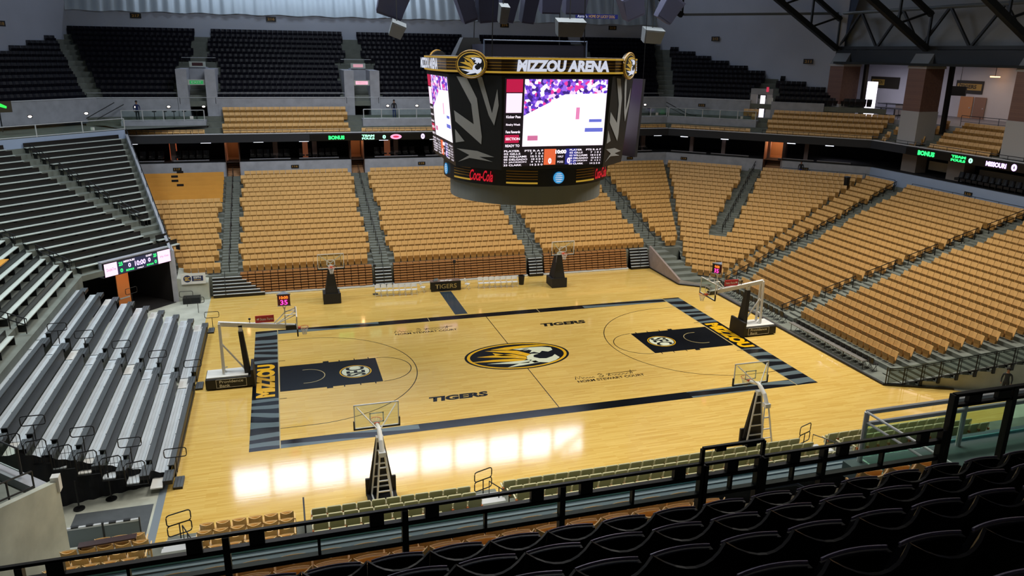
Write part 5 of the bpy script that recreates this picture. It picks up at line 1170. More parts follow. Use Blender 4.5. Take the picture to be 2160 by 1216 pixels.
# lower ring, drum, sponsor marks
def cyl(name, r, z0, z1, m, n=64, r2=None): 
    return lathe(MB(), [(0, z0), (r, z0), (r2 or r, z1), (0, z1)], n).build(name, m, sb, smooth=False)
cyl('sponsor_ring', 4.72, 11.42, 12.32, MATS['board_black']); cyl('drum', 4.35, 10.35, 11.5, mat('drum_grey', '70777a', .6))
def onring(ang, z, r=4.74): return Vector((r*math.sin(ang), -r*math.cos(ang), z))
def arcstrip(a0, a1, z0, z1, m, name, r=4.745):
    b = MB(); n = 8; L0 = [tuple(onring(a0+(a1-a0)*i/n, z0, r)) for i in range(n+1)]; L1 = [tuple(onring(a0+(a1-a0)*i/n, z1, r)) for i in range(n+1)]
    b.loft(L0, L1, closed=False).build(name, m, sb)
for ax in range(4):
    o_ = ax*math.pi/2
    for a0, a1 in ((-.52, -.17), (.30, .60)):
        for z, h_ in ((12.2, .05), (12.06, .04), (11.92, .05), (11.78, .05), (11.56, .09)): arcstrip(o_+a0, o_+a1, z, z+h_, E_gold if h_ > .06 else mat('dull_gold_band', 'a07a28', .4), 'gold_bar')
    a = o_+.07
    c = onring(a, 11.88, 4.76); xv = Vector((math.cos(a), math.sin(a), 0)); n = Vector((math.sin(a), -math.cos(a), 0))
    cc = [(.31*math.cos(q*math.pi/16), .31*math.sin(q*math.pi/16)) for q in range(32)]
    MB().prism(cc, 0, .02, lambda x, y, z: tuple(c+xv*x+Vector((0, 0, y))+n*z)).build('globe_disc', emis('globe_blue', '3aa0e0', .8), sb)
    for q in range(5): y = -.2+.1*q; hw = math.sqrt(.3**2-y*y)*.85; MB().prism([(-hw+.05, y-.018), (hw-.12, y-.022), (hw, y), (hw-.12, y+.022), (-hw+.05, y+.014)], .021, .03, lambda x, y, z: tuple(c+xv*x+Vector((0, 0, y))+n*z)).build('globe_stripe', E_letter, sb)
    a = o_-.82; c = onring(a, 11.88, 4.76); xv = Vector((math.cos(a), math.sin(a), 0)); text('Coca-Cola', c, xv, (0, 0, 1), 1.45, .58, emis('script_red', 'e01830', .8), 'script_lettering', sb, bold=.02, shear=.35, depth=.01)
# top frame, catwalk box and hoist cables
MB().box(-2.9, -1.5, 17.9, 2.9, -1.45, 18.55).box(-2.9, 1.45, 17.9, 2.9, 1.5, 18.55).box(-2.9, -1.5, 17.9, -2.85, 1.5, 18.55).box(2.85, -1.5, 17.9, 2.9, 1.5, 18.55).build('top_frame', mat('frame_navy', '33384e', .5), sb)
MB().tube([(-2.9, -1.5, 18.75), (2.9, -1.5, 18.75)], .04).tube([(-2.9, -1.5, 17.9), (-2.9, -1.5, 18.8)], .04).tube([(2.9, -1.5, 17.9), (2.9, -1.5, 18.8)], .04).build('guard_bar', mat('frame_blue', '5a6c8c', .4), sb)
MB().hexa([(-3.9, 1.0, 17.9), (-2.2, 1.0, 17.9), (-2.2, 2.2, 17.9), (-3.9, 2.2, 17.9)], [(-3.4, 1.2, 18.9), (-2.5, 1.2, 18.9), (-2.5, 2.0, 18.9), (-3.4, 2.0, 18.9)]).build('hoist_box', M_dk, sb)
for x in (-2.6, 2.6):
    for y in (-2, 2): MB().tube([(x, y, 17.9), (x*.8, y*.8, CZ)], .03, 5).build('hoist_cable', M_dk, sb)
t = empty('wing_panel', (5.95, -.8, 14.2), .35, 'dark tall side panel hanging at the right of the scoreboard', 'panel'); MB().hexa([(-.1, -1.2, -1.75), (.1, -1.2, -1.75), (.1, 1.2, -1.75), (-.1, 1.2, -1.75)], [(.2, -1.2, 2.6), (.4, -1.2, 2.6), (.4, 1.2, 2.6), (.2, 1.2, 2.6)]).build('sheet', mat('wing_dark', '2b2c36', .5), t)
MB().tube([(.2, -1.2, 2.6), (.2, -1.2, 26.6)], .02, 4).build('cable', M_dk, t)
# speaker cluster and light boxes hung over the court
def hung(name, c, s, m, lab, cat, grp, tilt=(0, 0, 0), taper=1.0):
    t = empty(name, c, 0, lab, cat, grp); b = MB(); x, y, z = s
    b.hexa([(-x*taper, -y, -z), (x*taper, -y, -z), (x*taper, y*.6, -z), (-x*taper, y*.6, -z)], [(-x, -y, z), (x, -y, z), (x, y, z), (-x, y, z)])
    o = b.build('cabinet', m, t); o.rotation_euler = tilt
    MB().tube([(0, 0, z*.8), (0, 0, CZ-c[2])], .025, 4).build('hanger', M_dk, t)
    g = MB().box(-x*.85, -y-.02, -z*.85, x*.85, -y, z*.85).build('grille', mat('grille_grey', '3c4260', .7) if m is not M_lt else MATS['light_box'], o)
M_lt = mat('light_box', '6f7a86', .5); M_sp = mat('speaker_grey', '4a5070', .6)
i = 0
for c, w_, h_, ty, tx in (((-6.9, 2, 20.7), 1.7, 1.5, .3, .3), ((-3.3, 0, 20.55), .95, 1.7, -.35, .25), ((-2.1, 0, 20.6), 1.2, 1.7, -.1, .3), ((-.9, 0, 20.65), 1.0, 1.7, .15, .3), ((.3, 0, 20.65), .85, 1.8, .1, .3), ((2.2, 2, 21.0), 1.3, 1.2, 0, .3), ((4.1, 3, 21.1), 1.5, 1.3, .0, .3), ((7.9, 3.2, 21.0), 1.5, 1.4, -.4, .3), ((9.6, 1.6, 20.8), 1.2, 1.5, .5, .2)):
    i += 1; hung('speaker', c, (w_/2, .45, h_/2), M_sp, 'dark hanging speaker above the scoreboard, %s from the left' % words(i), 'speaker', 'hanging speakers above the scoreboard', (tx, ty, 0), .8)
i = 0
for c, w_, h_, ty in (((-6.8, 1.2, 19.25), .8, .75, .35), ((-1.5, -1.2, 20.1), .5, .9, .05), ((1.9, -2.2, 19.45), 1.6, .8, 0), ((8.55, 1.4, 19.25), 1.3, .8, .05)):
    i += 1; hung('light_box', c, (w_/2, .3, h_/2), M_lt, 'pale hanging light box near the scoreboard, %s from the left' % words(i), 'light', 'pale hanging boxes near the scoreboard', (.4, ty, 0), .85)
# banner strips high behind (upper ribbon)
t = empty('upper_ribbon', (22.6, 44, 22.0), 0, 'small lit strip high above the far deck with blue and gold wording', 'led strip')
MB().box(-2.6, 0, .02, 2.6, .1, .5).build('strip', emis('strip_blue', '26307a', .5), t); text('Aaron\'s', (-1.8, -.01, .25), (1, 0, 0), (0, 0, 1), 1.2, .3, E_letter, 'strip_lettering', t); text('HOME OF LUCKY DOG', (.6, -.01, .25), (1, 0, 0), (0, 0, 1), 3.2, .3, E_gold, 'strip_lettering', t)
for x in (-2, 2): MB().tube([(x, .05, .5), (x, .05, CZ-22)], .02, 4).build('hanger', M_dk, t)
# ---------------------------------------------------------------- LED ribbon on the fascia, suites, signs
YF = 11+DF-.03
rb = empty('fascia_led_ribbon', (-3, YF-.02, 10.1), 0, 'lit green and white score wording on the far balcony fascia', 'led ribbon')
for s, x, w_, h_, m in (('BONUS', -7.3, 1.5, .36, E_green), ('TEAM', -4.3, 1.2, .2, E_greenw), ('FOULS', -4.3, 1.2, .2, E_greenw), ('0', -2.75, .32, .36, E_greenw), ('0', 1.05, .38, .52, E_lav), ('10:00', 3.5, 1.95, .46, E_lav)):
    text(s, (x+3-.7, -.02, {'TEAM': .13, 'FOULS': -.13}.get(s, 0)), (1, 0, 0), (0, 0, 1), w_, h_, m, 'led_lettering', rb, bold=.06)
MB().prism([(.55*math.cos(q*math.pi/10)+.75, .24*math.sin(q*math.pi/10)) for q in range(20)], 0, .01, lambda x, y, z: (x-.05, -.02-z, y)).build('led_emblem', emis('led_rose', 'ff9cc0', 1.5), rb)
MB().prism([(.3*math.cos(q*math.pi/10)+.75, .1*math.sin(q*math.pi/10)) for q in range(20)], .011, .015, lambda x, y, z: (x-.05, -.02-z, y)).build('led_emblem_core', E_red, rb)
MB().box(-7.5, .0, -.3, 7.5, .02, .32).build('ribbon_face', mat('ribbon_black', '0a0c10', .3), rb)
XF = 18.9+DF-.03
rb = empty('fascia_led_ribbon', (XF-.02, 8, 10.1), -math.pi/2, 'lit green and white score wording on the right balcony fascia', 'led ribbon')
for s, yy, w_, h_, m in (('BONUS', 12.6, 1.9, .42, E_green), ('TEAM', 9.1, 1.5, .22, E_green), ('FOULS', 9.1, 1.5, .22, E_green), ('0', 7.85, .42, .42, E_greenw), ('MISSOURI', 5.4, 1.9, .4, E_lav), ('0', 3.75, .5, .56, E_lav)):
    text(s, (8-yy, -.02, {'TEAM': .15, 'FOULS': -.15}.get(s, 0)), (1, 0, 0), (0, 0, 1), w_, h_, m, 'led_lettering', rb, bold=.06)
MB().box(-7, .0, -.32, 9, .02, .34).build('ribbon_face', MATS['ribbon_black'] if 'ribbon_black' in MATS else M_bk, rb)
# suite columns, counters, seats and lamps along the far side
YS = YW+.6; i = 0
for x in (-26.5, -22.9, -13.7, -10.0, -2.0, 2.0, 10.6, 14.0, 22.6, 25.5):
    i += 1; struct(MB().box(x-.22, YS+1, ZS, x+.22, YS+1.4, 9.82).build('trim_7', mat('suite_column', '6a5a58', .7)))
i = 0
for (xa, xb) in ((-27, -19.2), (-16.4, -7.3), (-4.6, 5.6), (8.0, 16.8), (19.5, 26.5)):
    for j in range(2):
        x0 = xa+(xb-xa)*j/2+.3; x1 = xa+(xb-xa)*(j+1)/2-.5; i += 1
        t = empty('suite_counter', ((x0+x1)/2, YS, ZS), 0, 'dark counter at the front of a far suite, %s from left' % words(i), 'counter', 'suite counters on the far side'); h = (x1-x0)/2
        MB().box(-h, -.25, .18, h, .0, .22).build('counter_top', mat('counter_pale', '9a9aa2', .4), t); MB().box(-h, -.2, 0, h, -.05, .18).build('counter_base', M_bk, t)
        m = int(h*2/.62)
        for q in range(m):
            x = x0+(q+.5)*(x1-x0)/m; o = MB(); grid_shell(o, .5, .4, .95, -.15, -.3, .05, .02, .05, 3, 1); o.box(-.25, -.15, .3, .25, .3, .42); o.box(-.05, -.05, 0, .05, .05, .3)
            o = o.build('suite_chair', M_bk, None, (x, YS+1.0, ZS), math.pi); tag(o, 'black lounge chair in far suite %d, %s from its left' % (i, words(q+1)), 'chair', 'black lounge chairs of the far suites')
for i, x in enumerate((-26.2, -19.9, -15.2, -11.0, -3.3, 1.8, 11.5, 21.5, 23.2, 26.9)):
    t = empty('suite_lamp', (x, YS+.4, 9.58), 0, 'small white tube lamp under the ceiling of the far suites, %s from the left' % words(i+1), 'lamp', 'tube lamps of the far suites'); MB().box(-.45, -.03, 0, .45, .03, .06).build('tube', E_tube, t); MB().box(-.5, -.05, .06, .5, .05, .24).build('housing', M_dk, t)
t = empty('suite_door', (-23.0, YS+2.2, ZS), 0, 'orange-lit door panel in the far left suite', 'door'); MB().box(-.32, -.04, 0, .32, .04, 1.9).build('leaf', emis('lit_orange', 'b85a38', .55), t); MB().box(.2, -.07, .9, .26, -.04, 1.0).build('knob', M_whit2, t)
for i, (x, w_) in enumerate(((-18.2, .12), (-10.9, .25), (-2.9, .3))):
    tag(MB().box(x-w_, YS+.9, ZS, x+w_, YS+1.0, 9.7).build('lit_jamb', emis('lit_brown', '8a4c30', .4)), 'warm lit wall strip in the far suites, %s from the left' % words(i+1), 'wall strip')
# warm stairs in the gaps of the suite wall
def warm_stairs(c, nrm, w_, lab, power):
    u = Vector((-nrm.y, nrm.x, 0)); b = MB()
    for i in range(10):
        p = c+nrm*(.3*i); b.hexa([tuple(p-u*w_+Vector((0, 0, 5.5))), tuple(p+u*w_+Vector((0, 0, 5.5))), tuple(p+nrm*.32+u*w_+Vector((0, 0, 5.5))), tuple(p+nrm*.32-u*w_+Vector((0, 0, 5.5)))],
               [tuple(p-u*w_+Vector((0, 0, 6.5+.17*i))), tuple(p+u*w_+Vector((0, 0, 6.5+.17*i))), tuple(p+nrm*.32+u*w_+Vector((0, 0, 6.5+.17*i))), tuple(p+nrm*.32-u*w_+Vector((0, 0, 6.5+.17*i)))])
    struct(b.build('floor_suite_stairs', mat('stair_tan', 'a8805c', .7)))
    q = c+nrm*3.1
    struct(MB().hexa([tuple(q-u*w_)[:2]+(8,), tuple(q+u*w_)[:2]+(8,), tuple(q+u*w_+nrm*.1)[:2]+(8,), tuple(q-u*w_+nrm*.1)[:2]+(8,)], [tuple(q-u*w_)[:2]+(9.8,), tuple(q+u*w_)[:2]+(9.8,), tuple(q+u*w_+nrm*.1)[:2]+(9.8,), tuple(q-u*w_+nrm*.1)[:2]+(9.8,)]).build('wall_stair_back', mat('stair_tan', 'a8805c', .7)))
    for s in (-1, 1):
        a = c+u*s*(w_+.05); e = a+nrm*3.1
        struct(MB().add([tuple(a)[:2]+(6.3,), tuple(e)[:2]+(6.3,), tuple(e)[:2]+(9.8,), tuple(a)[:2]+(9.8,)], [(0, 1, 2, 3)]).build('wall_stair_side', mat('stair_wall', '8a6a58', .8)))
    point('stair_lamp', tuple((c+nrm*1.6)[:2])+(9.5,), power, (1, .5, .25), .15)
for (a, c_), pw in zip(far_st, (14, 22, 4, 4)): warm_stairs(Vector(((a+c_)/2, YW-.2, 0)), N0, (c_-a)/2-.05, '', pw)
warm_stairs(PF(mid, DW-.2), NF, .85, '', 85)
# right corner / right end suites: columns, counters
for i, s in enumerate((3.0, 6.5, 11.2, 15.0)):
    p = PF(s, DW+1.6); struct(MB().box(-.2, -.2, ZS, .2, .2, 9.82).build('trim_8', mat('suite_column', '6a5a58', .7), None, tuple(p)[:2]+(0,), -math.pi/4))
for i, (s0, s1) in enumerate(((.6, 4.5), (5, 9), (12.0, 15.5), (15.8, 19))):
    p, q = PF(s0, DW+.5), PF(s1, DW+.5); m = (p+q)/2; h = (q-p).length/2; t = empty('suite_counter', tuple(m)[:2]+(ZS,), -math.pi/4, 'dark drink counter in the corner suites, %s from the left' % words(i+1), 'counter', 'suite counters in the right corner')
    MB().box(-h, -.2, .18, h, .05, .22).build('counter_top', mat('counter_pale', '9a9aa2', .4), t); MB().box(-h, -.15, 0, h, 0, .18).build('counter_base', M_bk, t)
    pl = p.lerp(q, .3)+NF*.5; t = empty('suite_lamp', tuple(pl)[:2]+(9.55,), -math.pi/4, 'small white tube lamp in the corner suites, %s from the left' % words(i+1), 'lamp', 'tube lamps of the corner suites'); MB().box(-.4, -.03, 0, .4, .03, .06).build('tube', E_tube, t); MB().box(-.45, -.05, .06, .45, .05, .27).build('housing', M_dk, t)
for i, y in enumerate((16.6, 11.2, 1.5, -6)): struct(MB().box(18.9+DW+1.4, y-.9, ZS, 18.9+DW+2.6, y+.9, 9.82).build('trim_9', mat('suite_pier', '9a9088', .7)))
for i, (y0, y1) in enumerate(((9.8, 3.2), (.3, -4.5), (15.4, 12.4))):
    tag(MB().box(18.9+DW+2.6, y1, ZS+.35, 18.9+DW+2.7, y0, ZS+1.15).build('suite_wall_panel', mat('panel_cream', 'a89a80', .6)), 'cream back panel in the right end suites, the %s one' % ('long middle', 'nearest', 'short left')[i], 'wall panel')
k = 0
for j in range(26):
    y = 10.2-.62*j
    if abs(y-1.5) < 1: continue
    k += 1; o = MB(); grid_shell(o, .5, .3, .9, -.15, -.3, .05, .02, .05, 3, 1); o.box(-.25, -.15, .2, .25, .3, .42); o.box(-.05, -.05, 0, .05, .05, .3)
    o = o.build('suite_chair', M_bk, None, (18.9+DW+.95, y, ZS), -math.pi*1.5); tag(o, 'black lounge chair in the right end suites, %s from the corner' % words(k), 'chair', 'black lounge chairs of the right end suites')
# section number plaques
M_pl = mat('plaque_black', '181410', .5); M_plt = mat('plaque_text', 'a87c30', .5)
def plaque(loc, rz, s, w_, h_, lab, grp):
    t = empty('section_sign', loc, rz, lab, 'sign', grp); MB().box(-w_/2, -.04, -h_/2, w_/2, 0, h_/2).build('plate', M_pl, t); text(s, (0, -.045, 0), (1, 0, 0), (0, 0, 1), w_*.7, h_*.55, M_plt, 'number', t, bold=.03)
for s, x in (('117', -22.5), ('116', -12.0), ('115', .3), ('114', 23.2)): plaque((x, YW-.02, 7.35), 0, s, .72, .3, 'small number plaque %s on the wall above the far seats, %s' % (s, {'117': 'leftmost', '116': 'above the second section', '115': 'left of the scoreboard', '114': 'right of the scoreboard'}[s]), None)
p = PF(2.0, DW-.02); plaque(tuple(p)[:2]+(7.35,), -math.pi/4, '113', .7, .3, 'small number plaque 113 at the left of the corner wall', None)
p = PF(14.6, DW-.02); plaque(tuple(p)[:2]+(7.2,), -math.pi/4, '112', .7, .3, 'small number plaque 112 on the corner wall', None)
plaque((18.9+DW-.02, 8.1, 7.25), -math.pi/2, '110', .8, .34, 'small number plaque 110 on the blue grey right wall', None)
for s, x in (('217', -26.7), ('216', -13.2), ('214', 13.3), ('213', 27.2)): plaque((x, 49.95, 21.25), 0, s, 1.05, .5, 'number sign %s high on the far back wall, %s' % (s, {'217': 'leftmost', '216': 'second from the left', '214': 'above the scoreboard', '213': 'rightmost'}[s]), None)
wd = (WR1-WR0).normalized(); ang = math.atan2(wd.y, wd.x)
for s, x, y, z in (('212', 36.9, 41.75, 20.05), ('211', 41.8, 30.7, 17.7)): plaque((x-.1, y-.05, z), ang, s, 1.1, .52, 'number sign %s on the slanting right wall, the %s one' % (s, 'left' if s == '212' else 'right'), None)
plaque((-36.9, 41.7, 20.0), -ang, '218', 1.1, .5, 'number sign 218 on the upper left wall', None)
plaque((-30.9, 38.2, 12.9), 0, '118', .8, .34, 'gold number plaque on the wall under the left upper deck', None)
plaque((31.6, 11+DU-3.7, 12.9), -math.pi/4, '112', .8, .34, 'gold number plaque on the wall under the right upper deck', None)
# vomitory portals of the upper deck
def portal(x, sign, m, txt, lab):
    y = 11+DU-.1
    struct(MB().box(x-1.75, y, 11.6, x-.8, y+5.4, 16.2).box(x+.8, y, 11.6, x+1.75, y+5.4, 16.2).box(x-.8, y+3.5, 14.2, x+.8, y+5.4, 16.3).build('wall_portal', M_conc))
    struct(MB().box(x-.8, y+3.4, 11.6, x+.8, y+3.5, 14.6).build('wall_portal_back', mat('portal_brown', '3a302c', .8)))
    t = empty('portal_sign', (x, y+.3, 15.0), 0, lab, 'sign', 'lit signs over the far portals'); MB().box(-.78, -.05, -.25, .78, .05, .25).build('case', mat('case_pale', 'b8c0b8', .5), t); MB().box(-.6, -.07, -.16, .6, -.05, .16).build('face', m, t); text(txt, (0, -.075, 0), (1, 0, 0), (0, 0, 1), .9, .18, M_white, 'sign_lettering', t)
    t2 = empty('menu_board', (x, y+3.3, 16.6), 0, 'board at the head of the ' + ('left' if x < -10 else 'middle' if x < 0 else 'right') + ' far portal', 'sign'); MB().box(-.75, -.05, -.25, .75, .05, .25).build('case', mat('case_pale', 'b8c0b8', .5), t2); MB().box(-.5, -.07, -.15, .5, -.05, .15).build('face', mat('menu_dark', '4a2c30', .4) if x < -10 else emis('menu_pink', 'f0b0c0', .7), t2)
    for q, z in enumerate((13.6, 15.6, 17.2)):
        t3 = empty('cross_rail', (x, y+[.0, 3.6, 5.3][q], z), 0, 'thin pale cross rail at the %s far portal, %s up' % ('left' if x < -10 else 'middle' if x < 0 else 'right', words(q+1)), 'handrail', 'cross rails at the far portals')
        MB().tube([(-1.6, 0, 0), (1.6, 0, 0)], .03).build('rail', M_whit2, t3); MB().tube([(-1.6, 0, 0), (-1.6, 0, -.6)], .025).build('post', M_bk, t3); MB().tube([(1.6, 0, 0), (1.6, 0, -.6)], .025).build('post', M_bk, t3)
portal(-20.45, 1, emis('sign_green', '1f9a50', .8), 'EXIT', 'green lit exit sign over the left far portal'); portal(-4.9, 1, emis('sign_pink', 'ffb0c8', 1.3), 'MENU', 'pink lit board over the middle far portal'); portal(9.1, 1, emis('sign_green', '1f9a50', .8), 'EXIT', 'green lit exit sign over the right far portal')
# green exit light at far left edge
t = empty('exit_sign', (-33.9, 27.0, 13.6), .6, 'bright green exit light on the dark panel at the far left edge', 'sign'); MB().box(-.9, 0, -.5, .9, .1, .35).build('panel', mat('exit_brown', '3a3424', .6), t); MB().add([(-.5, -.02, -.25), (.0, -.02, -.3), (.05, -.02, -.05), (.5, -.02, -.2), (.55, -.02, -.05), (.1, -.02, .2), (-.5, -.02, .05)], [(0, 1, 2, 3, 4, 5, 6)]).build('glow_arrow', E_exit, t); MB().tube([(0, .05, -.5), (0, .05, -2.0)], .05).build('post', M_dk, t)
# ---------------------------------------------------------------- end concourse, pillars, trusses at upper right
FLZ = 12.3
struct(MB().box(46.2, -20, 11.6, 63.9, 34, FLZ).build('floor_end_concourse', mat('concourse_floor', '6f7078', .5)))
struct(MB().box(45.95, -20, 10, 46.2, 26.5, FLZ+.0).build('wall_concourse_edge', M_conc))
struct(MB().box(56, -20, FLZ, 56.3, 42, 17.6).build('wall_concourse', M_wallw))
struct(MB().box(42.0, -22, 17.55, 58, 27, 17.75).build('ceiling_concourse', mat('soffit_dark', '141a1c', .8)))
struct(MB().hexa([(43.3, 27.3, 10), (43.5, 27.3, 10), (56.3, 42, 10), (56.1, 42, 10)], [(43.3, 27.3, 17.6), (43.5, 27.3, 17.6), (56.3, 42, 17.6), (56.1, 42, 17.6)]).build('wall_concourse_left', M_wallw))
M_truss = mat('truss_steel', '24282c', .5, metal=.2)
t = empty('roof_truss', (43.2, 0, 0), 0, 'dark steel truss with zigzag webs spanning above the right end pillars', 'roof truss')
MB().box(-.25, -22, 17.75, .25, 28, 18.9).build('edge_beam', M_truss, t); MB().bar((0, -22, 19.1), (0, 28, 19.1), .3).build('bottom_chord', M_truss, t); MB().tube([(0, -22, 22.5), (0, 46, 22.5)], .16, 8).build('top_chord', mat('chord_grey', '5c6468', .5), t)
b = []
ys = [28-5.5*i for i in range(10)]
for i in range(9):
    y0, y1 = ys[i], ys[i+1]; ym = (y0+y1)/2
    for a, c in (((0, y0, 19.1), (0, ym, 22.5)), ((0, ym, 22.5), (0, y1, 19.1))): MB().bar(a, c, .2).build('web', M_truss, t)
struct(MB().add([(43.6, -22, 18.9), (43.6, 28, 18.9), (45.5, 28, 26), (45.5, -22, 26)], [(0, 1, 2, 3)]).build('wall_end_gable', mat('gable_grey', '8f9498', .8)))
struct(MB().add([(43.4, 27.3, 17), (57, 44, 17), (57, 44, CZ), (43.4, 27.3, CZ)], [(0, 1, 2, 3)]).build('wall_corner_upper', M_wall))
def rafter(y, p0, p1, lab, dz=3.2):
    t = empty('roof_truss', (0, y, 0), 0, lab, 'roof truss', 'dark rafter trusses over the right end'); p0 = Vector(p0); p1 = Vector(p1); Z = Vector((0, 0, dz))
    MB().bar(p0, p1, .5, .5).build('bottom_chord', M_truss, t); MB().bar(p0+Z*.9, p1+Z, .4, .4).build('top_chord', M_truss, t); n = 6
    for i in range(n):
        a, c = p0.lerp(p1, i/n), p0.lerp(p1, (i+1)/n); MB().bar(a, a+Z, .18).build('web', M_truss, t); MB().bar(a+Z, c, .18).build('web', M_truss, t)
rafter(28, (43, 0, 19.0), (22, 0, 31.5), 'dark sloping roof truss rising from the left pillar'); rafter(16, (43, 0, 19.0), (22, 0, 31.5), 'dark sloping roof truss rising from the middle pillar'); rafter(5, (43, 0, 19.0), (22, 0, 31.5), 'dark sloping roof truss rising from the right pillar')
rafter(39.5, (31.0, 0, 22.4), (17, 0, 31), 'dark sloping roof truss in front of the slanting wall')
tag(MB().bar((31.2, 39.5, 22.5), (43.0, 28.3, 22.5), .25).build('tie_beam', mat('chord_grey', '5c6468', .5)), 'grey horizontal tie beam between the roof trusses', 'beam')
def pillar(y, lab, base=10.6):
    t = empty('brick_pillar', (43.4, y, 0), 0, lab, 'pillar', None); h = 1.08
    MB().box(-h, -h, base, h, h, 13.55).build('pillar_base', mat('pillar_pale', 'a9a8a8', .7), t); MB().box(-h*.96, -h*.96, 13.55, h*.96, h*.96, 17.3).build('brick_shaft', M_brick, t)
    MB().box(-h-.03, -h-.03, 17.3, h+.03, h+.03, 17.5).build('collar', mat('pillar_pale', 'a9a8a8', .7), t)
    MB().hexa([(-h, -h, 17.5), (h, -h, 17.5), (h, h, 17.5), (-h, h, 17.5)], [(-.1, -h, 19.2), (h, -h, 19.2), (h, h, 19.2), (-.1, h, 19.2)]).build('sloped_cap', mat('cap_grey', '7c8084', .7), t)
    MB().bar((h+.3, -h-.5, 11.6), (h+.2, -h-.5, 18.9), .34).build('steel_post', M_bk, t)
pillar(26.8, 'brick pillar at the left of the end concourse, beside the grey wall', 12.0); pillar(16.0, 'brick and white pillar standing among the right balcony seats'); pillar(4.8, 'brick and white pillar cut by the right frame edge')
tag(MB().box(46.3, 25.2, 11.2, 46.4, 26.6, 15.8).build('bright_doorway', emis('doorway_white', 'f4ecff', 2.2)), 'tall narrow doorway glowing white with daylight at the end concourse', 'doorway')
for i, (y, w_, tx, c) in enumerate(((35.0, 4.6, 'MIZZOU', 'b09040'), (22.9, 3.4, 'TIGERS', 'd8b030'))):
    t = empty('wall_banner', (55.95, y, 15.4), -math.pi/2, 'black and gold banner on the concourse wall, the %s one' % ('left' if i == 0 else 'right'), 'banner'); MB().box(-w_/2, -.05, -.65, w_/2, 0, .65).build('cloth', mat('banner_dark', '2a2418', .6), t); MB().box(-w_*.45, -.06, -.3, w_*.45 if i else 0, -.05, .35).build('gold_field', mat('banner_gold2', c, .5), t); text(tx, (-.1 if i else -w_*.22, -.07, .05), (1, 0, 0), (0, 0, 1), w_*(.6 if i else .35), .4, mat('banner_ink', '3a3010', .6), 'banner_lettering', t, bold=.04)
for i, (y, w_) in enumerate(((22.9, .8), (21.2, .7))):
    t = empty('concourse_door', (55.9, y, FLZ), -math.pi/2, 'brown door in the concourse wall, the %s one' % ('left' if i == 0 else 'right'), 'door'); MB().box(-w_, -.05, 0, w_, 0, 2.15).build('leaf', mat('door_brown', '8a6a58', .6) if i else mat('door_warm', 'c08858', .6), t); MB().box(w_*.6, -.1, 1.0, w_*.75, -.05, 1.1).build('handle', M_whit2, t)
t = empty('ceiling_lamp', (55.0, 19.2, 16.5), 0, 'small warm orange ceiling lamp in the concourse', 'lamp'); MB().box(-.1, -.5, 0, .1, .5, .1).build('lens', E_warm, t); MB().tube([(0, 0, .1), (0, 0, 1.05)], .03).build('stem', M_dk, t)
area('concourse_lamp', (51, 18, 17.4), 5, 10, 260, (1, .78, .66)); area('concourse_lamp', (50, 31, 17.2), 4, 4, 260, (.85, .82, 1))
for i, (x, y) in enumerate(((50, 27.6), (50, 26.2))):
    t = empty('concourse_cart', (x, y, FLZ), 0, 'pale kiosk block standing on the end concourse, the %s one' % ('left' if i == 0 else 'right'), 'kiosk', 'kiosks on the end concourse'); MB().box(-.6, -.6, .1, .6, .6, 1.15).build('body', mat('kiosk_pale', '9a9ca8', .6), t); MB().box(-.65, -.65, 1.15, .65, .65, 1.22).build('top', M_dk, t)
    for a in (-.5, .5): MB().box(a-.05, -.5, 0, a+.05, .5, .1).build('foot', M_bk, t)
t = empty('concourse_counter', (49, 24.2, FLZ), 0, 'long dark counter along the front of the end concourse', 'counter'); MB().box(-.4, -3.4, .75, .4, 3.4, .85).build('counter_top', M_bk, t)
for y in (-3, -1, 1, 3): MB().box(-.05, y-.05, 0, .05, y+.05, .75).build('leg', M_bk, t)
long_rail([(46.6, 22), (46.6, 17.6)], 'dark rail between the left pillars of the end concourse', 1.5, FLZ); long_rail([(46.6, 14.3), (46.6, 6.4)], 'dark rail between the right pillars of the end concourse', 1.8, FLZ)
t = empty('hanging_monitor', (50.5, 18.9, 15.2), .3, 'small black monitor on the left of the middle pillar', 'monitor'); MB().box(-.1, -.7, -.45, .1, .7, .45).build('screen', M_bk, t); MB().tube([(0, 0, .45), (0, 0, 2.35)], .03).build('mount', M_dk, t)
# right corner portal in the upper deck
p = PF(10.4, DU); t = empty('corner_portal', tuple(p+NF*.5)[:2]+(11.62,), -math.pi/4, 'bright portal opening in the right upper corner', 'portal')
MB().box(-1.2, -.2, 0, -.5, .2, 2.6).build('left_jamb', M_wallw, t); MB().box(.5, -.2, 0, 1.1, .2, 2.6).build('right_jamb', M_wallw, t); MB().box(-1.2, -.2, 2.6, 1.1, .2, 3.2).build('lintel', M_conc, t); MB().box(-.2, .1, 0, .3, .14, 2.5).build('lit_gap', E_white, t)
MB().box(.4, -.25, 2.9, .65, -.2, 3.4).build('red_flag', emis('flag_red', 'd83a58', .8), t); MB().box(.7, -.25, 1.5, 1.2, -.2, 2.3).build('notice', M_white, t)
tag(MB().tube([(28.5, 37.0, 13.1), (30.5, 35.6, 11.9), (31.2, 34.9, 11.75)], .04).tube([(28.5, 37.0, 12.7), (30.5, 35.6, 11.6)], .03).build('stair_rail', M_bk), 'dark sloping stair rail below the right upper deck', 'handrail')
tag(MB().tube([(-27.6, 37.4, 13.2), (-29.8, 36.0, 11.9)], .04).tube([(-26.9, 37.8, 13.0), (-29.0, 36.4, 11.8)], .04).build('stair_rail', M_bk), 'dark sloping stair rail below the left upper deck', 'handrail')
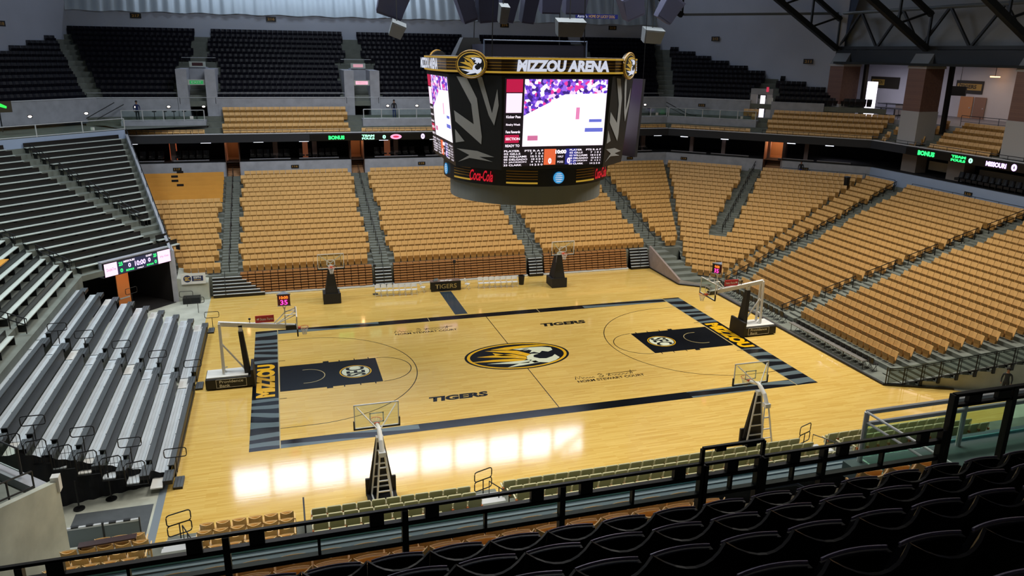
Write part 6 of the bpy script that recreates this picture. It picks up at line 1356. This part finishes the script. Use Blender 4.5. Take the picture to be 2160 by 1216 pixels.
# ---------------------------------------------------------------- people
def person(loc, rz, label, top, bottom, pose='stand', skin='8a6248'):
    J = {'stand': dict(hip=.92, kn=(0.02, .48), ft=(0, .06), kneey=.02, sit=0), 'sit': dict(hip=.48, kn=(0, .48), ft=(0, .06), kneey=.42, sit=1)}[pose]
    t = empty('person', loc, rz, label, 'person'); hz = J['hip']; sh = hz+.50; hd = sh+.25
    V = [(0, 0, hz), (0, 0, hz+.25), (0, .0, sh), (0, .01, sh+.09), (0, .02, hd-.02), (0, .02, hd+.09)]; Rr = [(.15, .11), (.13, .10), (.15, .10), (.055, .055), (.085, .1), (.075, .09)]
    Ed = [(0, 1), (1, 2), (2, 3), (3, 4), (4, 5)]
    for s in (-1, 1):
        n = len(V)
        if pose == 'sit': leg = [(s*.1, .02, hz-.02), (s*.12, .42, hz), (s*.12, .44, .08), (s*.12, .56, .04)]; arm = [(s*.19, 0, sh-.02), (s*.24, .08, sh-.28), (s*.16, .30, hz+.12), (s*.14, .38, hz+.1)]
        else: leg = [(s*.09, 0, hz-.06), (s*.10, .03, .48), (s*.11, -.01, .08), (s*.12, .14, .04)]; arm = [(s*.19, 0, sh-.02), (s*.25, -.02, sh-.3), (s*.24, .08, sh-.54), (s*.23, .12, sh-.62)]
        V += leg+arm; Rr += [(.09, .09), (.06, .06), (.042, .042), (.04, .035), (.055, .055), (.042, .042), (.03, .03), (.035, .02)]
        Ed += [(0, n), (n, n+1), (n+1, n+2), (n+2, n+3), (2, n+4), (n+4, n+5), (n+5, n+6), (n+6, n+7)]
    me = bpy.data.meshes.new('body'); me.from_pydata(V, Ed, []); me.update(); o = bpy.data.objects.new('body', me); COL.objects.link(o)
    md = o.modifiers.new('s', 'SKIN'); me.skin_vertices.new() if not me.skin_vertices else None
    for i, r in enumerate(Rr): me.skin_vertices[0].data[i].radius = r
    me.skin_vertices[0].data[0].use_root = True
    o.modifiers.new('u', 'SUBSURF').levels = 2; o.modifiers['u'].render_levels = 2
    ev = o.evaluated_get(bpy.context.evaluated_depsgraph_get()); m2 = bpy.data.meshes.new_from_object(ev); bpy.data.objects.remove(o)
    m2.materials.clear(); ms = [mat('skin_'+skin, skin, .6), mat('cloth_'+top, top, .8), mat('cloth_'+bottom, bottom, .8)]
    for m in ms: m2.materials.append(m)
    for p in m2.polygons:
        c = p.center; arm_ = abs(c.x) > .17 and c.z > hz-.1
        p.material_index = 0 if c.z > sh+.06 or (abs(c.x) > .2 and c.z < sh-.5 and pose == 'stand' and c.z > .3) else (2 if c.z < hz+.04 and not arm_ else 1)
    m2.shade_smooth(); o = bpy.data.objects.new('body', m2); COL.objects.link(o); o.parent = t
    hb = MB(); lathe(hb, [(0, .12), (.06, .11), (.10, .05), (.108, -.02), (.095, -.06)], 12, (0, -.005, hd+.04)); hb.build('hair', mat('hair_dark', '14100e', .8), t, smooth=True)
    f = MB(); 
    for s in (-1, 1): f.box(s*.035-.01, .105, hd+.02, s*.035+.01, .118, hd+.035)
    f.build('eyes', M_bk, t); MB().hexa([(-.012, .10, hd-.02), (.012, .10, hd-.02), (.012, .10, hd+.02), (-.012, .10, hd+.02)], [(-.008, .13, hd-.015), (.008, .13, hd-.015), (.004, .112, hd+.015), (-.004, .112, hd+.015)]).build('nose', ms[0], t); MB().box(-.025, .10, hd-.05, .025, .112, hd-.042).build('mouth', mat('lip', '7a3a34', .6), t)
    return t
person((-25.6, 36.4, 11.62), math.pi, 'person in blue and black standing at the left end of the balcony rail', '1c2a5a', '20242c')
person((1.0-2.9, 37.2, 11.62), math.pi, 'person in black top and blue trousers standing on the far platform', '16161c', '2a3a70')
p = PF(14.0, DW-.75); person(tuple(p)[:2]+(WT-.0,), math.pi*.75, 'person in black top and blue trousers in front of the corner wall', '14141a', '24307a')
tag(MB().box(-.3, -.15, 0, .3, .15, .35).build('black_bag', M_bk, None, tuple(PF(15.2, DW-.7))[:2]+(WT,)), 'black bag lying right of the person at the corner wall', 'bag')
person((24.6, -12.85, 0), 2.2, 'person in dark clothes standing at the right vomitory', '1a2026', '14161c')
t = empty('trash_can', (38.9, 18.9, WT), 0, 'dark trash can against the wall at the end of the corner rail', 'trash can'); lathe(MB(), [(0, 0), (.24, 0), (.28, .85), (0, .85)], 16).build('can', M_bk, t); MB().box(-.2, -.2, .85, .2, .2, .9).build('lid', mat('lid_blue', '5a6c80', .5), t)
t = empty('white_statue_sheet', (26.9, -13.4, 0), .5, 'white cloth draped upright sheet at the far right edge', 'cloth')
b = MB(); A_ = [(-.5+.1*i, .06*math.sin(i*1.7), .6) for i in range(11)]; B2 = [(-.35+.07*i, .05*math.sin(i*1.7+.6), 3.2) for i in range(11)]; b.loft(A_, B2, closed=False).build('sheet', M_white, t, smooth=True); MB().tube([(0, 0, 0), (0, 0, 3.25)], .03).build('pole', M_dk, t)
struct(MB().hexa([(22.7, -11.3, 0), (27.5, -15.3, 0), (27.7, -15.1, 0), (22.9, -11.1, 0)], [(22.7, -11.3, .12), (27.5, -15.3, 2.2), (27.7, -15.1, 2.2), (22.9, -11.1, .12)]).build('baseboard_vomitory', M_bk)) if False else None
